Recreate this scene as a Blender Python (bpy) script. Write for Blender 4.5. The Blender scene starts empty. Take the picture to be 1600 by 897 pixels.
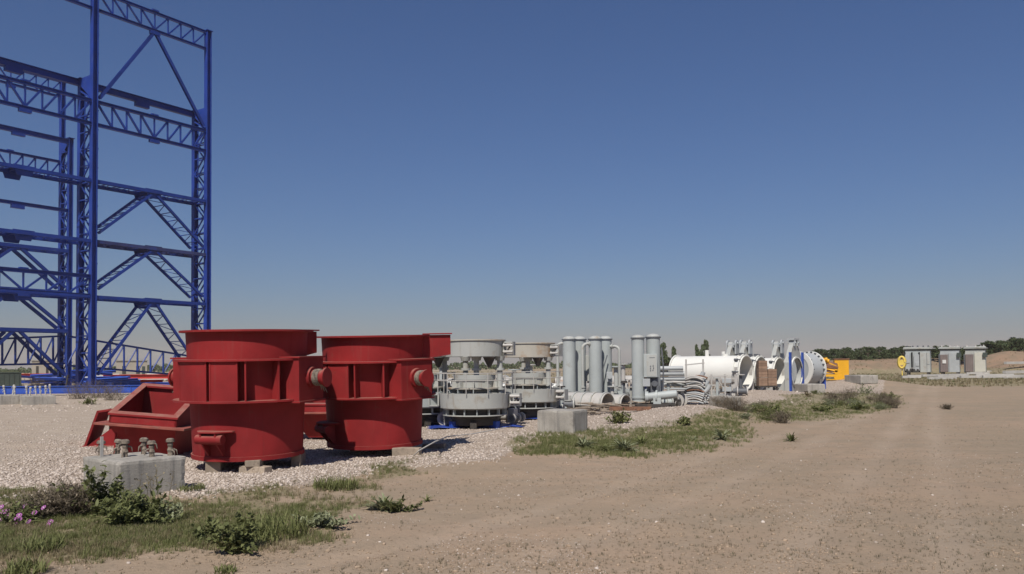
import bpy, bmesh, math, random
import numpy as np
from mathutils import Vector, Matrix, Euler
R = math.radians
sc = bpy.context.scene
# ------------------------------------------------------------------ camera, sky, sun, exposure
FPX, CAMH, PITCH, ROLL, HOR = 1300.0, 2.2, R(1.8), R(-0.5), 570.0
cam_d = bpy.data.cameras.new('camera'); cam = bpy.data.objects.new('camera', cam_d)
sc.collection.objects.link(cam); sc.camera = cam
cam_d.sensor_width = 36.0; cam_d.lens = 36.0 * FPX / 1600.0
PY = HOR - FPX * math.tan(PITCH)                       # row of the optical axis in the 1600 x 897 frame
cam_d.shift_y = (PY - 448.5) / 1600.0
cam_d.clip_start = 0.1; cam_d.clip_end = 9000
CM = Matrix.Translation((0, 0, CAMH)) @ Matrix.Rotation(math.pi / 2 + PITCH, 4, 'X') @ Matrix.Rotation(ROLL, 4, 'Z')
cam.matrix_world = CM
SUN_EL, SUN_AZ = R(52), R(193)                          # azimuth clockwise from +Y: behind the camera, to the left
SV = Vector((math.sin(SUN_AZ) * math.cos(SUN_EL), math.cos(SUN_AZ) * math.cos(SUN_EL), math.sin(SUN_EL)))
world = bpy.data.worlds.new('World'); sc.world = world; world.use_nodes = True
wn = world.node_tree.nodes; wl = world.node_tree.links
bg = wn['Background']; sky = wn.new('ShaderNodeTexSky'); sky.sky_type = 'NISHITA'; sky.sun_disc = False
sky.sun_elevation = SUN_EL; sky.sun_rotation = SUN_AZ; sky.altitude = 0
sky.air_density = 1.3; sky.dust_density = 0.6; sky.ozone_density = 10.0
tint = wn.new('ShaderNodeMix'); tint.data_type = 'RGBA'; tint.blend_type = 'MULTIPLY'; tint.inputs[0].default_value = 1.0
tint.inputs[7].default_value = (1.04, 1.0, 1.174, 1)      # one white balance for the whole sky
wl.new(sky.outputs[0], tint.inputs[6]); wl.new(tint.outputs[2], bg.inputs[0]); bg.inputs[1].default_value = 0.0547
sun_d = bpy.data.lights.new('sun', 'SUN'); sun_d.energy = 4.85; sun_d.angle = R(0.53); sun_d.color = (1.0, 0.95, 0.87)
sun = bpy.data.objects.new('sun', sun_d); sc.collection.objects.link(sun)
sun.rotation_euler = SV.to_track_quat('Z', 'Y').to_euler()
vs = sc.view_settings; vs.view_transform = 'Standard'; vs.look = 'None'; vs.gamma = 1.0; vs.exposure = 0.0
vs.use_curve_mapping = False
sc.cycles.use_denoising = True; sc.cycles.max_bounces = 6; sc.cycles.volume_bounces = 1; sc.cycles.diffuse_bounces = 3; sc.cycles.transparent_max_bounces = 8

# ------------------------------------------------------------------ layout helpers
def ray(x, y):
    return (CM.to_3x3() @ Vector(((x - 800) / FPX, (PY - y) / FPX, -1.0)))
def at(x, y, D):
    d = ray(x, y); t = D / d.y
    return Vector((d.x * t, D, CAMH + d.z * t))
def gnd(x, y, z=0.0):
    d = ray(x, y); t = (z - CAMH) / d.z
    return Vector((d.x * t, d.y * t, z))
def onx(x, D):                                          # ground point at column x and depth D
    p = at(x, 570, D); return Vector((p.x, D, 0.0))
HAZE = 0.00017
rng = np.random.default_rng(7)
rnd = random.Random(11)

# ------------------------------------------------------------------ ground zones and relief
def poly(pts): return np.array([gnd(x, y)[:2] for x, y in pts])
def sdist(P, poly_):                                    # signed distance, > 0 inside
    x, y = P[:, 0], P[:, 1]; n = len(poly_); ins = np.zeros(len(P), bool); d2 = np.full(len(P), 1e18)
    for i in range(n):
        a = poly_[i]; b = poly_[(i + 1) % n]
        e = b - a; w = P - a
        t = np.clip((w @ e) / (e @ e + 1e-12), 0, 1)
        q = w - t[:, None] * e; d2 = np.minimum(d2, (q ** 2).sum(1))
        c = ((a[1] > y) != (b[1] > y)) & (x < (b[0] - a[0]) * (y - a[1]) / (b[1] - a[1] + 1e-12) + a[0])
        ins ^= c
    d = np.sqrt(d2); return np.where(ins, d, -d)
def sstep(a, b, v):
    t = np.clip((v - a) / (b - a), 0, 1); return t * t * (3 - 2 * t)
def vnoise(P, s, seed=0):
    q = P * s; i = np.floor(q).astype(np.int64); f = q - i; f = f * f * (3 - 2 * f)
    def h(a, b):
        k = (a * 374761393 + b * 668265263 + seed * 1274126177) & 0x7fffffff
        k = ((k ^ (k >> 13)) * 1274126177) & 0x7fffffff
        return ((k ^ (k >> 16)) & 0xffff) / 65535.0
    a, b = i[:, 0], i[:, 1]
    return (h(a, b) * (1 - f[:, 0]) + h(a + 1, b) * f[:, 0]) * (1 - f[:, 1]) + (h(a, b + 1) * (1 - f[:, 0]) + h(a + 1, b + 1) * f[:, 0]) * f[:, 1]
ZG = [poly(p) for p in (
    [(0, 768), (125, 770), (290, 778), (430, 768), (550, 800), (530, 826), (400, 858), (200, 872), (0, 892), (-260, 890), (-260, 770)],
    [(485, 760), (560, 736), (664, 720), (672, 734), (560, 766), (500, 778)],
    [(815, 702), (850, 681), (930, 677), (1090, 662), (1172, 645), (1160, 686), (1080, 702), (980, 714), (860, 710)],
    [(1130, 641), (1200, 630), (1330, 614), (1400, 618), (1404, 640), (1300, 656), (1180, 663)])]
ZV = poly([(-500, 604), (280, 604), (600, 612), (900, 606), (1100, 610), (1240, 609), (1330, 601), (1385, 606), (1372, 620), (1240, 634), (1150, 650), (1060, 668), (930, 690), (840, 690), (760, 727), (600, 738), (470, 764), (300, 779), (120, 768), (0, 800), (-500, 810)])
EW = np.array([gnd(x, 563.0 + 26)[:2] for x in (1265,)])
def grass_mask(P):
    m = np.zeros(len(P))
    w = (vnoise(P, 1.6, 12) - .5) * 1.1 + (vnoise(P, .5, 13) - .5) * .8
    for z in ZG: m = np.maximum(m, sstep(-0.6, 0.9, sdist(P, z) + w))
    return m
def gravel_mask(P): return sstep(-0.35, 0.35, sdist(P, ZV))
def bank_h(P):
    x, y = P[:, 0], P[:, 1]; ang = np.degrees(np.arctan2(x, np.maximum(y, 1)))
    side = sstep(17.0, 21.5, ang) * (y > 0)
    line = 146 + 6 * (vnoise(P, 0.03, 3) - .5)
    dep = sstep(line, line + 9, y)
    mound = sstep(28.6, 31.0, ang) * sstep(128, 146, y) * 1.5
    return side * dep * (2.1 + 0.7 * vnoise(P, 0.06, 5)) + mound * (y > 0) * (0.75 + .5 * vnoise(P, 0.12, 8))
BUMPS = [(gnd(1040, 660), 2.6, .20), (gnd(1075, 650), 2.6, .26), (gnd(790, 692), 1.7, .14), (gnd(700, 722), 1.5, .08),
         (gnd(1195, 622), 4.0, .45), (gnd(1320, 608), 5.0, .55), (gnd(1370, 607), 4.0, .35), (gnd(1110, 655), 2.0, .2), (gnd(950, 672), 1.5, .1)]
def height(P):
    P = np.atleast_2d(np.asarray(P, float))
    h = np.zeros(len(P))
    for c, r, a in BUMPS:
        d2 = ((P - np.array(c[:2])) ** 2).sum(1); h += a * np.exp(-d2 / (r * r))
    r0 = np.hypot(P[:, 0], P[:, 1])
    near = np.clip((90 - r0) / 60, 0, 1)
    h += near * (0.05 * (vnoise(P, 0.45, 1) - .5) + 0.03 * (vnoise(P, 1.7, 2) - .5))
    g = gravel_mask(P) * near
    h += g * (0.05 + 0.05 * (vnoise(P, 1.1, 4) - .3))
    h += near * grass_mask(P) * 0.05 * vnoise(P, 3.0, 6)
    rd = rut_dist(P) + (vnoise(P, .8, 17) - .5) * .18
    h += near * (1 - gravel_mask(P)) * (-.030 * np.exp(-(rd / .20) ** 2) + .018 * np.exp(-((rd - .36) / .16) ** 2)) * (.4 + .6 * vnoise(P, .35, 19))
    h += bank_h(P)
    return h
def line(pts): return np.array([gnd(x, y)[:2] for x, y in pts])
RUTS = [line(p) for p in ([(1060, 990), (1250, 860), (1345, 750), (1395, 680), (1430, 630), (1446, 604)], [(1500, 990), (1490, 860), (1475, 750), (1462, 680), (1458, 630), (1460, 604)],
                          [(600, 960), (900, 850), (1130, 760), (1260, 700), (1350, 650), (1410, 612)], [(240, 930), (660, 850), (940, 770), (1150, 700), (1290, 660), (1390, 622)])]
def rut_dist(P):
    best = np.full(len(P), 1e9)
    for L in RUTS:
        for a, b in zip(L[:-1], L[1:]):
            e = b - a; w = P - a; t = np.clip((w @ e) / (e @ e), 0, 1); q = w - t[:, None] * e; best = np.minimum(best, np.sqrt((q ** 2).sum(1)))
    return best
def hz(p): return float(height([[p[0], p[1]]])[0])

# ------------------------------------------------------------------ materials
MATS = {}
def ntree(name):
    m = bpy.data.materials.new(name); m.use_nodes = True
    nt = m.node_tree; return m, nt, nt.nodes['Principled BSDF']
class N:
    def __init__(s, nt): s.nt = nt
    def noise(s, vec, scale, detail=4, rough=.55):
        n = s.nt.nodes.new('ShaderNodeTexNoise'); n.inputs['Scale'].default_value = scale
        n.inputs['Detail'].default_value = detail; n.inputs['Roughness'].default_value = rough
        if vec: s.nt.links.new(vec, n.inputs['Vector'])
        return n.outputs['Fac']
    def ramp(s, fac, a, b, ca=(0, 0, 0, 1), cb=(1, 1, 1, 1)):
        r = s.nt.nodes.new('ShaderNodeValToRGB'); e = r.color_ramp.elements
        e[0].position = a; e[1].position = b; e[0].color = ca; e[1].color = cb
        s.nt.links.new(fac, r.inputs[0]); return r.outputs[0]
    def mix(s, fac, a, b, mode='MIX'):
        m = s.nt.nodes.new('ShaderNodeMix'); m.data_type = 'RGBA'; m.blend_type = mode
        for v, k in ((fac, 0), (a, 6), (b, 7)):
            if isinstance(v, (int, float)): m.inputs[k].default_value = v
            elif isinstance(v, tuple): m.inputs[k].default_value = (*v[:3], 1)
            else: s.nt.links.new(v, m.inputs[k])
        return m.outputs[2]
    def math(s, op, a, b=0.0):
        m = s.nt.nodes.new('ShaderNodeMath'); m.operation = op
        for v, k in ((a, 0), (b, 1)):
            if isinstance(v, (int, float)): m.inputs[k].default_value = v
            else: s.nt.links.new(v, m.inputs[k])
        return m.outputs[0]
    def bump(s, h, strength, dist, bs):
        b = s.nt.nodes.new('ShaderNodeBump'); b.inputs['Strength'].default_value = strength; b.inputs['Distance'].default_value = dist
        s.nt.links.new(h, b.inputs['Height']); s.nt.links.new(b.outputs[0], bs.inputs['Normal'])
def surf(name, base, rough=.6, metal=0.0, var=.18, vscale=2.0, dirt=None, streak=None, bump=.0, bscale=40, bdist=.01, rand=0.0, spec=.4, dust=None):
    """paint, concrete, timber: base colour with soft variation, blotches of dirt, vertical streaks and fine relief"""
    if name in MATS: return MATS[name]
    m, nt, bs = ntree(name); n = N(nt)
    tc = nt.nodes.new('ShaderNodeTexCoord').outputs['Object']
    f = n.noise(tc, vscale, 5, .6)
    lo = tuple(c * (1 - var) for c in base); hi = tuple(min(1, c * (1 + var)) for c in base)
    col = n.mix(n.ramp(f, .3, .7), lo, hi)
    if rand:
        oi = nt.nodes.new('ShaderNodeObjectInfo').outputs['Random']
        col = n.mix(1.0, col, n.ramp(oi, 0, 1, (1 - rand,) * 3 + (1,), (1 + rand,) * 3 + (1,)), 'MULTIPLY')
    if dirt:
        dc, dt, ds = dirt
        col = n.mix(n.ramp(n.noise(tc, ds, 6, .65), dt, dt + .16), col, dc)
    if streak:
        mp = nt.nodes.new('ShaderNodeMapping'); mp.inputs['Scale'].default_value = (9, 9, .55); nt.links.new(tc, mp.inputs[0])
        col = n.mix(n.math('MULTIPLY', n.ramp(n.noise(mp.outputs[0], 1.0, 4, .6), streak[1], streak[1] + .2), streak[2]), col, streak[0])
    if dust:                                                # settled dust on upward faces
        sx = nt.nodes.new('ShaderNodeSeparateXYZ'); nt.links.new(nt.nodes.new('ShaderNodeNewGeometry').outputs['Normal'], sx.inputs[0])
        col = n.mix(n.math('MULTIPLY', n.ramp(sx.outputs[2], .35, .95), n.ramp(n.noise(tc, 5, 4, .6), .25, .75, (.25, .25, .25, 1), (.85, .85, .85, 1))), col, dust)
    nt.links.new(col, bs.inputs['Base Color'])
    bs.inputs['Roughness'].default_value = rough; bs.inputs['Metallic'].default_value = metal
    bs.inputs['Specular IOR Level'].default_value = spec
    if bump: n.bump(n.noise(tc, bscale, 6, .7), bump, bdist, bs)
    MATS[name] = m; return m
def leafmat(name, c1, c2, trans=.32, rough=.65):
    m, nt, bs = ntree(name); n = N(nt)
    geo = nt.nodes.new('ShaderNodeNewGeometry').outputs['Random Per Island']
    pos = nt.nodes.new('ShaderNodeNewGeometry').outputs['Position']
    f = n.math('ADD', n.math('MULTIPLY', geo, .6), n.math('MULTIPLY', n.noise(pos, 1.3, 3), .5))
    col = n.mix(n.ramp(f, .2, .9), c1, c2)
    nt.links.new(col, bs.inputs['Base Color']); bs.inputs['Roughness'].default_value = rough; bs.inputs['Specular IOR Level'].default_value = .25
    tr = nt.nodes.new('ShaderNodeBsdfTranslucent'); nt.links.new(col, tr.inputs[0])
    mx = nt.nodes.new('ShaderNodeMixShader'); mx.inputs[0].default_value = trans
    nt.links.new(bs.outputs[0], mx.inputs[1]); nt.links.new(tr.outputs[0], mx.inputs[2])
    nt.links.new(mx.outputs[0], nt.nodes['Material Output'].inputs[0])
    MATS[name] = m; return m
RED = surf('red_oxide_paint', (.23, .017, .018), .7, 0, .26, .9, ((.17, .045, .035), .62, 1.7), ((.20, .075, .06), .58, .40), .15, 50, .004, spec=.22, dust=(.30, .17, .13))
REDD = surf('red_rusty_edge', (.26, .075, .055), .75, 0, .25, 4, ((.20, .12, .09), .55, 6))
REDT = surf('red_beam_paint', (.42, .035, .025), .55, 0, .15, .6)
BLUE = surf('blue_frame_paint', (.012, .038, .23), .5, 0, .25, .5, ((.05, .09, .24), .62, .6), None, 0)
BLUED = surf('blue_primer_paint', (.012, .04, .22), .55, 0, .25, .7, ((.05, .06, .10), .62, 1.1))
RUSTB = surf('blue_beam_rusty', (.035, .045, .14), .7, 0, .3, 1.0, ((.018, .055, .27), .5, .7))
GREY = surf('grey_green_paint', (.36, .385, .375), .5, 0, .12, .8, ((.25, .23, .19), .62, 1.5), ((.18, .15, .12), .68, .5))
GREYL = surf('light_grey_paint', (.38, .385, .36), .55, 0, .1, .8, ((.27, .225, .17), .56, 1.6), ((.22, .17, .12), .56, .55))
CREAM = surf('cream_rusty_paint', (.42, .39, .33), .6, 0, .12, .7, ((.33, .18, .08), .50, .9), ((.32, .20, .11), .62, .6))
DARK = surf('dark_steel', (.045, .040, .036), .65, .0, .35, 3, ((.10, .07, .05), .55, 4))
RUST = surf('rusty_steel', (.17, .085, .05), .85, 0, .35, 4, ((.07, .05, .045), .55, 6))
WHITE = surf('white_pipe_paint', (.66, .65, .60), .45, 0, .05, .6, ((.50, .46, .38), .68, 1.2), ((.45, .40, .32), .7, .4))
WHITED = surf('off_white_steel', (.42, .40, .37), .55, 0, .12, 1.5, ((.36, .30, .24), .6, 2.0))
WGREY = surf('pale_grey_paint', (.36, .375, .375), .5, 0, .1, .8)
YEL = surf('yellow_paint', (.72, .36, .012), .5, 0, .1, .8, ((.45, .25, .06), .66, 1.6))
YELP = surf('pale_yellow_paint', (.68, .50, .10), .5, 0, .15, 1.2)
CONC = surf('concrete', (.34, .315, .275), .92, 0, .28, 1.3, ((.22, .20, .175), .54, 2.6), ((.17, .16, .15), .50, .75), .6, 30, .02)
CONCS = surf('pinkish_concrete', (.48, .38, .31), .9, 0, .15, 2.0, None, None, .3, 40, .01)
WOOD = surf('weathered_timber', (.29, .235, .18), .85, 0, .3, 3, ((.12, .09, .07), .55, 9), None, .5, 30, .01, rand=.25)
CRATE = surf('brown_crate_wood', (.24, .155, .105), .85, 0, .2, 3, ((.16, .11, .08), .6, 5), None, .3, 25, .01, rand=.2)
RAG = surf('dirty_rag_wrap', (.21, .172, .135), .95, 0, .4, 9, ((.09, .07, .055), .50, 14), None, .8, 50, .02)
TARP = surf('blue_tarpaulin', (.02, .05, .26), .45, 0, .25, 2, None, None, .4, 6, .05)
BEIGE = surf('beige_render_wall', (.36, .32, .26), .9, 0, .1, .5)
DGREEN = surf('dark_green_sheet', (.05, .065, .055), .7, 0, .2, 1)
BROWNP = surf('brown_radiator_paint', (.20, .16, .15), .6, 0, .12, 1)
DGREY = surf('dark_grey_paint', (.10, .105, .115), .55, 0, .2, 1)
PWHITE = surf('porcelain', (.62, .60, .57), .3, 0, .05, 1)
BLACK = surf('black_shade_and_seam', (.012, .012, .013), .8, 0, .1, 1)  # black for solid strips that paint recess shade, and for a radiator seam
WBLUE = surf('bright_blue_paint', (.025, .075, .36), .5, 0, .15, .8)
LEAF_D = leafmat('leaf_dark_green', (.10, .112, .040), (.205, .22, .088))
LEAF_G = leafmat('leaf_grey_green', (.155, .168, .088), (.29, .305, .18), .2)
LEAF_F = leafmat('leaf_fresh_green', (.12, .14, .045), (.22, .225, .09))
LEAF_Y = leafmat('leaf_dry_straw', (.17, .135, .07), (.30, .25, .15), .2)
LEAF_B = leafmat('leaf_brown_twig', (.11, .088, .06), (.24, .195, .14), .15)
LEAF_T = leafmat('leaf_tree_green', (.045, .066, .028), (.10, .125, .055), .15)
LEAF_W = leafmat('leaf_small_weed', (.07, .065, .035), (.16, .14, .085), .1)
PINK = leafmat('petal_pink', (.42, .09, .40), (.62, .22, .58), .25)
PETC = surf('flower_centre', (.60, .42, .52), .7)

def ground_mat():
    m, nt, bs = ntree('earth_ground'); n = N(nt)
    geo = nt.nodes.new('ShaderNodeNewGeometry').outputs['Position']
    def attr(a):
        k = nt.nodes.new('ShaderNodeAttribute'); k.attribute_name = a; return k.outputs['Fac']
    gv, gr, ea, sd = attr('gravel'), attr('grass'), attr('earth'), attr('sandy')
    big = n.noise(geo, .16, 4, .55); mid = n.noise(geo, 1.1, 6, .62); fine = n.noise(geo, 14, 5, .7); grain = n.noise(geo, 70, 3, .7)
    # dirt road: pinkish tan with greyer worn lanes and small dark specks
    d = n.mix(n.ramp(big, .36, .64), (.315, .24, .168), (.375, .27, .19))
    d = n.mix(n.math('MULTIPLY', n.ramp(mid, .46, .70), .55), d, (.275, .22, .16))
    d = n.mix(n.math('MULTIPLY', n.ramp(fine, .56, .74), .40), d, (.17, .135, .10))
    d = n.mix(n.math('MULTIPLY', n.ramp(grain, .60, .72), .3), d, (.44, .36, .285))
    mp = nt.nodes.new('ShaderNodeMapping'); mp.inputs['Rotation'].default_value = (0, 0, R(-62)); mp.inputs['Scale'].default_value = (.05, .9, 1); nt.links.new(geo, mp.inputs[0])
    lane = n.noise(mp.outputs[0], 1.0, 5, .6)
    d = n.mix(n.math('MULTIPLY', n.ramp(lane, .45, .62), .5), d, (.275, .22, .16))
    d = n.mix(n.math('MULTIPLY', n.ramp(n.noise(geo, 4.5, 6, .7), .54, .66), .5), d, (.22, .18, .13))
    d = n.mix(n.math('MULTIPLY', n.ramp(n.noise(geo, 2.3, 5, .65), .55, .70), .45), d, (.40, .315, .24))
    d = n.mix(n.math('MULTIPLY', attr('worn'), .75), d, n.mix(1.0, d, (.86, .88, .88), 'MULTIPLY'))
    # gravel: pale rounded stones
    vo = nt.nodes.new('ShaderNodeTexVoronoi'); vo.inputs['Scale'].default_value = 19; nt.links.new(geo, vo.inputs['Vector'])
    sp = nt.nodes.new('ShaderNodeSeparateColor'); nt.links.new(vo.outputs['Color'], sp.inputs[0])
    g = n.mix(n.ramp(sp.outputs[0], .1, .9), (.32, .255, .20), (.50, .42, .35))
    g = n.mix(n.math('MULTIPLY', n.ramp(vo.outputs['Distance'], .45, .85), .55), g, (.26, .205, .16))
    s = n.mix(n.ramp(mid, .35, .7), (.385, .31, .24), (.45, .375, .30))
    s = n.mix(n.math('MULTIPLY', n.ramp(fine, .50, .75), .45), s, (.29, .235, .18))
    g = n.mix(sd, g, s)
    # sparse growth between blades
    k = n.mix(n.ramp(mid, .35, .65), (.19, .165, .09), (.29, .235, .155))
    k = n.mix(n.math('MULTIPLY', n.ramp(fine, .48, .66), .7), k, (.085, .10, .035))
    brk = n.math('MULTIPLY', n.math('SUBTRACT', mid, .5), .9)
    def edge(a): return n.ramp(n.math('ADD', a, brk), .38, .62)
    col = n.mix(edge(gv), d, g)
    col = n.mix(n.math('MULTIPLY', attr('track'), .45), col, (.40, .315, .24))
    col = n.mix(n.math('MULTIPLY', edge(gr), .78), col, k)
    e = n.mix(n.ramp(n.noise(geo, .35, 6, .65), .38, .62), (.275, .185, .125), (.20, .155, .105))
    col = n.mix(edge(ea), col, e)
    nt.links.new(col, bs.inputs['Base Color']); bs.inputs['Roughness'].default_value = .95; bs.inputs['Specular IOR Level'].default_value = .1
    hgt = n.math('ADD', n.math('MULTIPLY', fine, .6), n.math('ADD', n.math('MULTIPLY', grain, .25), n.math('MULTIPLY', n.math('MULTIPLY', vo.outputs['Distance'], gv), -.8)))
    n.bump(hgt, .8, .06, bs)
    return m
GROUND = ground_mat()

# ------------------------------------------------------------------ mesh builder
COL = sc.collection
def basis(d, up=(0, 0, 1)):
    z = Vector(d).normalized(); u = Vector(up)
    if abs(z.dot(u)) > .98: u = Vector((1, 0, 0)) if abs(z.x) < .9 else Vector((0, 1, 0))
    x = u.cross(z).normalized(); y = z.cross(x)
    return x, y, z
class MB:
    def __init__(s): s.v = []; s.f = []; s.s = []; s.m = []; s.cur = 0
    def add(s, vs, fs, smooth=False):
        o = len(s.v); s.v += [tuple(q) for q in vs]
        for f in fs: s.f.append([i + o for i in f]); s.s.append(smooth); s.m.append(s.cur)
        return s
    def box(s, c, size, rz=0.0, M=None):
        hx, hy, hh = (k / 2 for k in size); c = Vector(c)
        rot = M if M is not None else Matrix.Rotation(rz, 3, 'Z')
        vs = [c + rot @ Vector((a * hx, b * hy, d * hh)) for d in (-1, 1) for a, b in ((-1, -1), (1, -1), (1, 1), (-1, 1))]
        return s.add(vs, [(3, 2, 1, 0), (4, 5, 6, 7), (0, 1, 5, 4), (1, 2, 6, 5), (2, 3, 7, 6), (3, 0, 4, 7)])
    def beam(s, p0, p1, w, h, up=(0, 0, 1)):             # solid bar: w across, h along up
        p0 = Vector(p0); p1 = Vector(p1); x, y, z = basis(p1 - p0, up)
        vs = [p + x * a * w / 2 + y * b * h / 2 for p in (p0, p1) for a, b in ((-1, -1), (1, -1), (1, 1), (-1, 1))]
        return s.add(vs, [(3, 2, 1, 0), (4, 5, 6, 7), (0, 1, 5, 4), (1, 2, 6, 5), (2, 3, 7, 6), (3, 0, 4, 7)])
    def ibeam(s, p0, p1, w, h, t=.03, up=(0, 0, 1)):     # rolled I section, flanges perpendicular to up
        p0 = Vector(p0); p1 = Vector(p1); x, y, z = basis(p1 - p0, up); a = w / 2; b = h / 2; c = t / 2
        pr = [(-a, -b), (a, -b), (a, -b + t), (c, -b + t), (c, b - t), (a, b - t), (a, b), (-a, b), (-a, b - t), (-c, b - t), (-c, -b + t), (-a, -b + t)]
        n = 12; vs = [p + x * i + y * j for p in (p0, p1) for i, j in pr]
        fs = [(i, (i + 1) % n, n + (i + 1) % n, n + i) for i in range(n)]
        caps = [(0, 1, 2, 11), (11, 2, 3, 10), (10, 3, 4, 9), (9, 4, 5, 8), (8, 5, 6, 7)]
        fs += [tuple(reversed(q)) for q in caps] + [tuple(k + n for k in q) for q in caps]
        return s.add(vs, fs)
    def cyl(s, p0, p1, r0, r1=None, n=16, caps=True):
        r1 = r0 if r1 is None else r1; p0 = Vector(p0); p1 = Vector(p1); x, y, z = basis(p1 - p0)
        cs = [(math.cos(2 * math.pi * i / n), math.sin(2 * math.pi * i / n)) for i in range(n)]
        s.add([p + (x * a + y * b) * r for p, r in ((p0, r0), (p1, r1)) for a, b in cs], [(i, (i + 1) % n, n + (i + 1) % n, n + i) for i in range(n)], n > 5)
        if caps:
            if r0 > 1e-4: s.add([p0 + (x * a + y * b) * r0 for a, b in cs], [tuple(reversed(range(n)))])
            if r1 > 1e-4: s.add([p1 + (x * a + y * b) * r1 for a, b in cs], [tuple(range(n))])
        return s
    def path(s, pts, r, n=10, caps=True):                # swept tube, r number or list
        pts = [Vector(p) for p in pts]; k = len(pts); rs = r if isinstance(r, (list, tuple)) else [r] * k
        vs = []; px = None
        for i, p in enumerate(pts):
            d = (pts[min(i + 1, k - 1)] - pts[max(i - 1, 0)]).normalized()
            if px is None: x, y, z = basis(d)
            else:
                x = (px - d * px.dot(d)).normalized(); y = d.cross(x)
            px = x
            vs += [p + (x * math.cos(2 * math.pi * j / n) + y * math.sin(2 * math.pi * j / n)) * rs[i] for j in range(n)]
        fs = [(i * n + j, i * n + (j + 1) % n, (i + 1) * n + (j + 1) % n, (i + 1) * n + j) for i in range(k - 1) for j in range(n)]
        s.add(vs, fs, True)
        if caps: s.add(vs[:n], [tuple(reversed(range(n)))]); s.add(vs[-n:], [tuple(range(n))])
        return s
    def lathe(s, prof, n=48, a0=0.0, a1=2 * math.pi, M=None, smooth=True):   # each profile step keeps a crisp edge
        full = abs(a1 - a0 - 2 * math.pi) < 1e-6; k = n if full else n + 1
        an = [a0 + (a1 - a0) * i / n for i in range(k)]
        for (r0, z0), (r1, z1) in zip(prof[:-1], prof[1:]):
            vs = [Vector((r * math.cos(a), r * math.sin(a), z)) for r, z in ((r0, z0), (r1, z1)) for a in an]
            if M is not None: vs = [M @ q for q in vs]
            fs = [(i, (i + 1) % k, k + (i + 1) % k, k + i) for i in range(n)]
            s.add(vs, fs, smooth)
        return s
    def prism(s, pts, t):                                # closed outline in 3-D pushed along t
        pts = [Vector(p) for p in pts]; t = Vector(t); n = len(pts)
        nrm = sum((pts[i].cross(pts[(i + 1) % n]) for i in range(n)), Vector())
        if nrm.dot(t) < 0: pts.reverse()
        vs = pts + [p + t for p in pts]
        return s.add(vs, [tuple(reversed(range(n))), tuple(range(n, 2 * n))] + [(i, (i + 1) % n, n + (i + 1) % n, n + i) for i in range(n)])
    def mesh(s, name):
        me = bpy.data.meshes.new(name); me.from_pydata(s.v, [], s.f)
        me.polygons.foreach_set('use_smooth', s.s)
        if any(s.m): me.polygons.foreach_set('material_index', s.m)
        me.update(); return me
    def build(s, name, mat, parent=None, bevel=0.0, loc=None):
        me = s.mesh(name)
        for q in (mat if isinstance(mat, (list, tuple)) else [mat]): me.materials.append(q)
        return link(name, me, parent, bevel, loc)
def link(name, me, parent=None, bevel=0.0, loc=None):
    o = bpy.data.objects.new(name, me); COL.objects.link(o); o.parent = parent
    if loc is not None: o.location = loc
    if bevel:
        b = o.modifiers.new('bevel', 'BEVEL'); b.width = bevel; b.segments = 2; b.limit_method = 'ANGLE'; b.angle_limit = R(40); b.harden_normals = False
    return o
def tag(o, label, cat, group=None):
    o['label'] = label; o['category'] = cat
    if group: o['group'] = group
    return o
def thing(name, label, cat, loc=(0, 0, 0), rz=0.0, group=None, rot=None):
    o = bpy.data.objects.new(name, None); o.empty_display_size = .2; COL.objects.link(o)
    o.location = loc; o.rotation_euler = rot if rot else (0, 0, rz)
    return tag(o, label, cat, group)
def copy_tree(o, parent=None):
    c = o.copy(); COL.objects.link(c); c.parent = parent
    for ch in list(o.children): copy_tree(ch, c)
    return c
def facing(p):                                           # rotation that turns local -Y towards the camera's ground point
    return math.atan2(p.x, p.y) * -1.0

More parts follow.
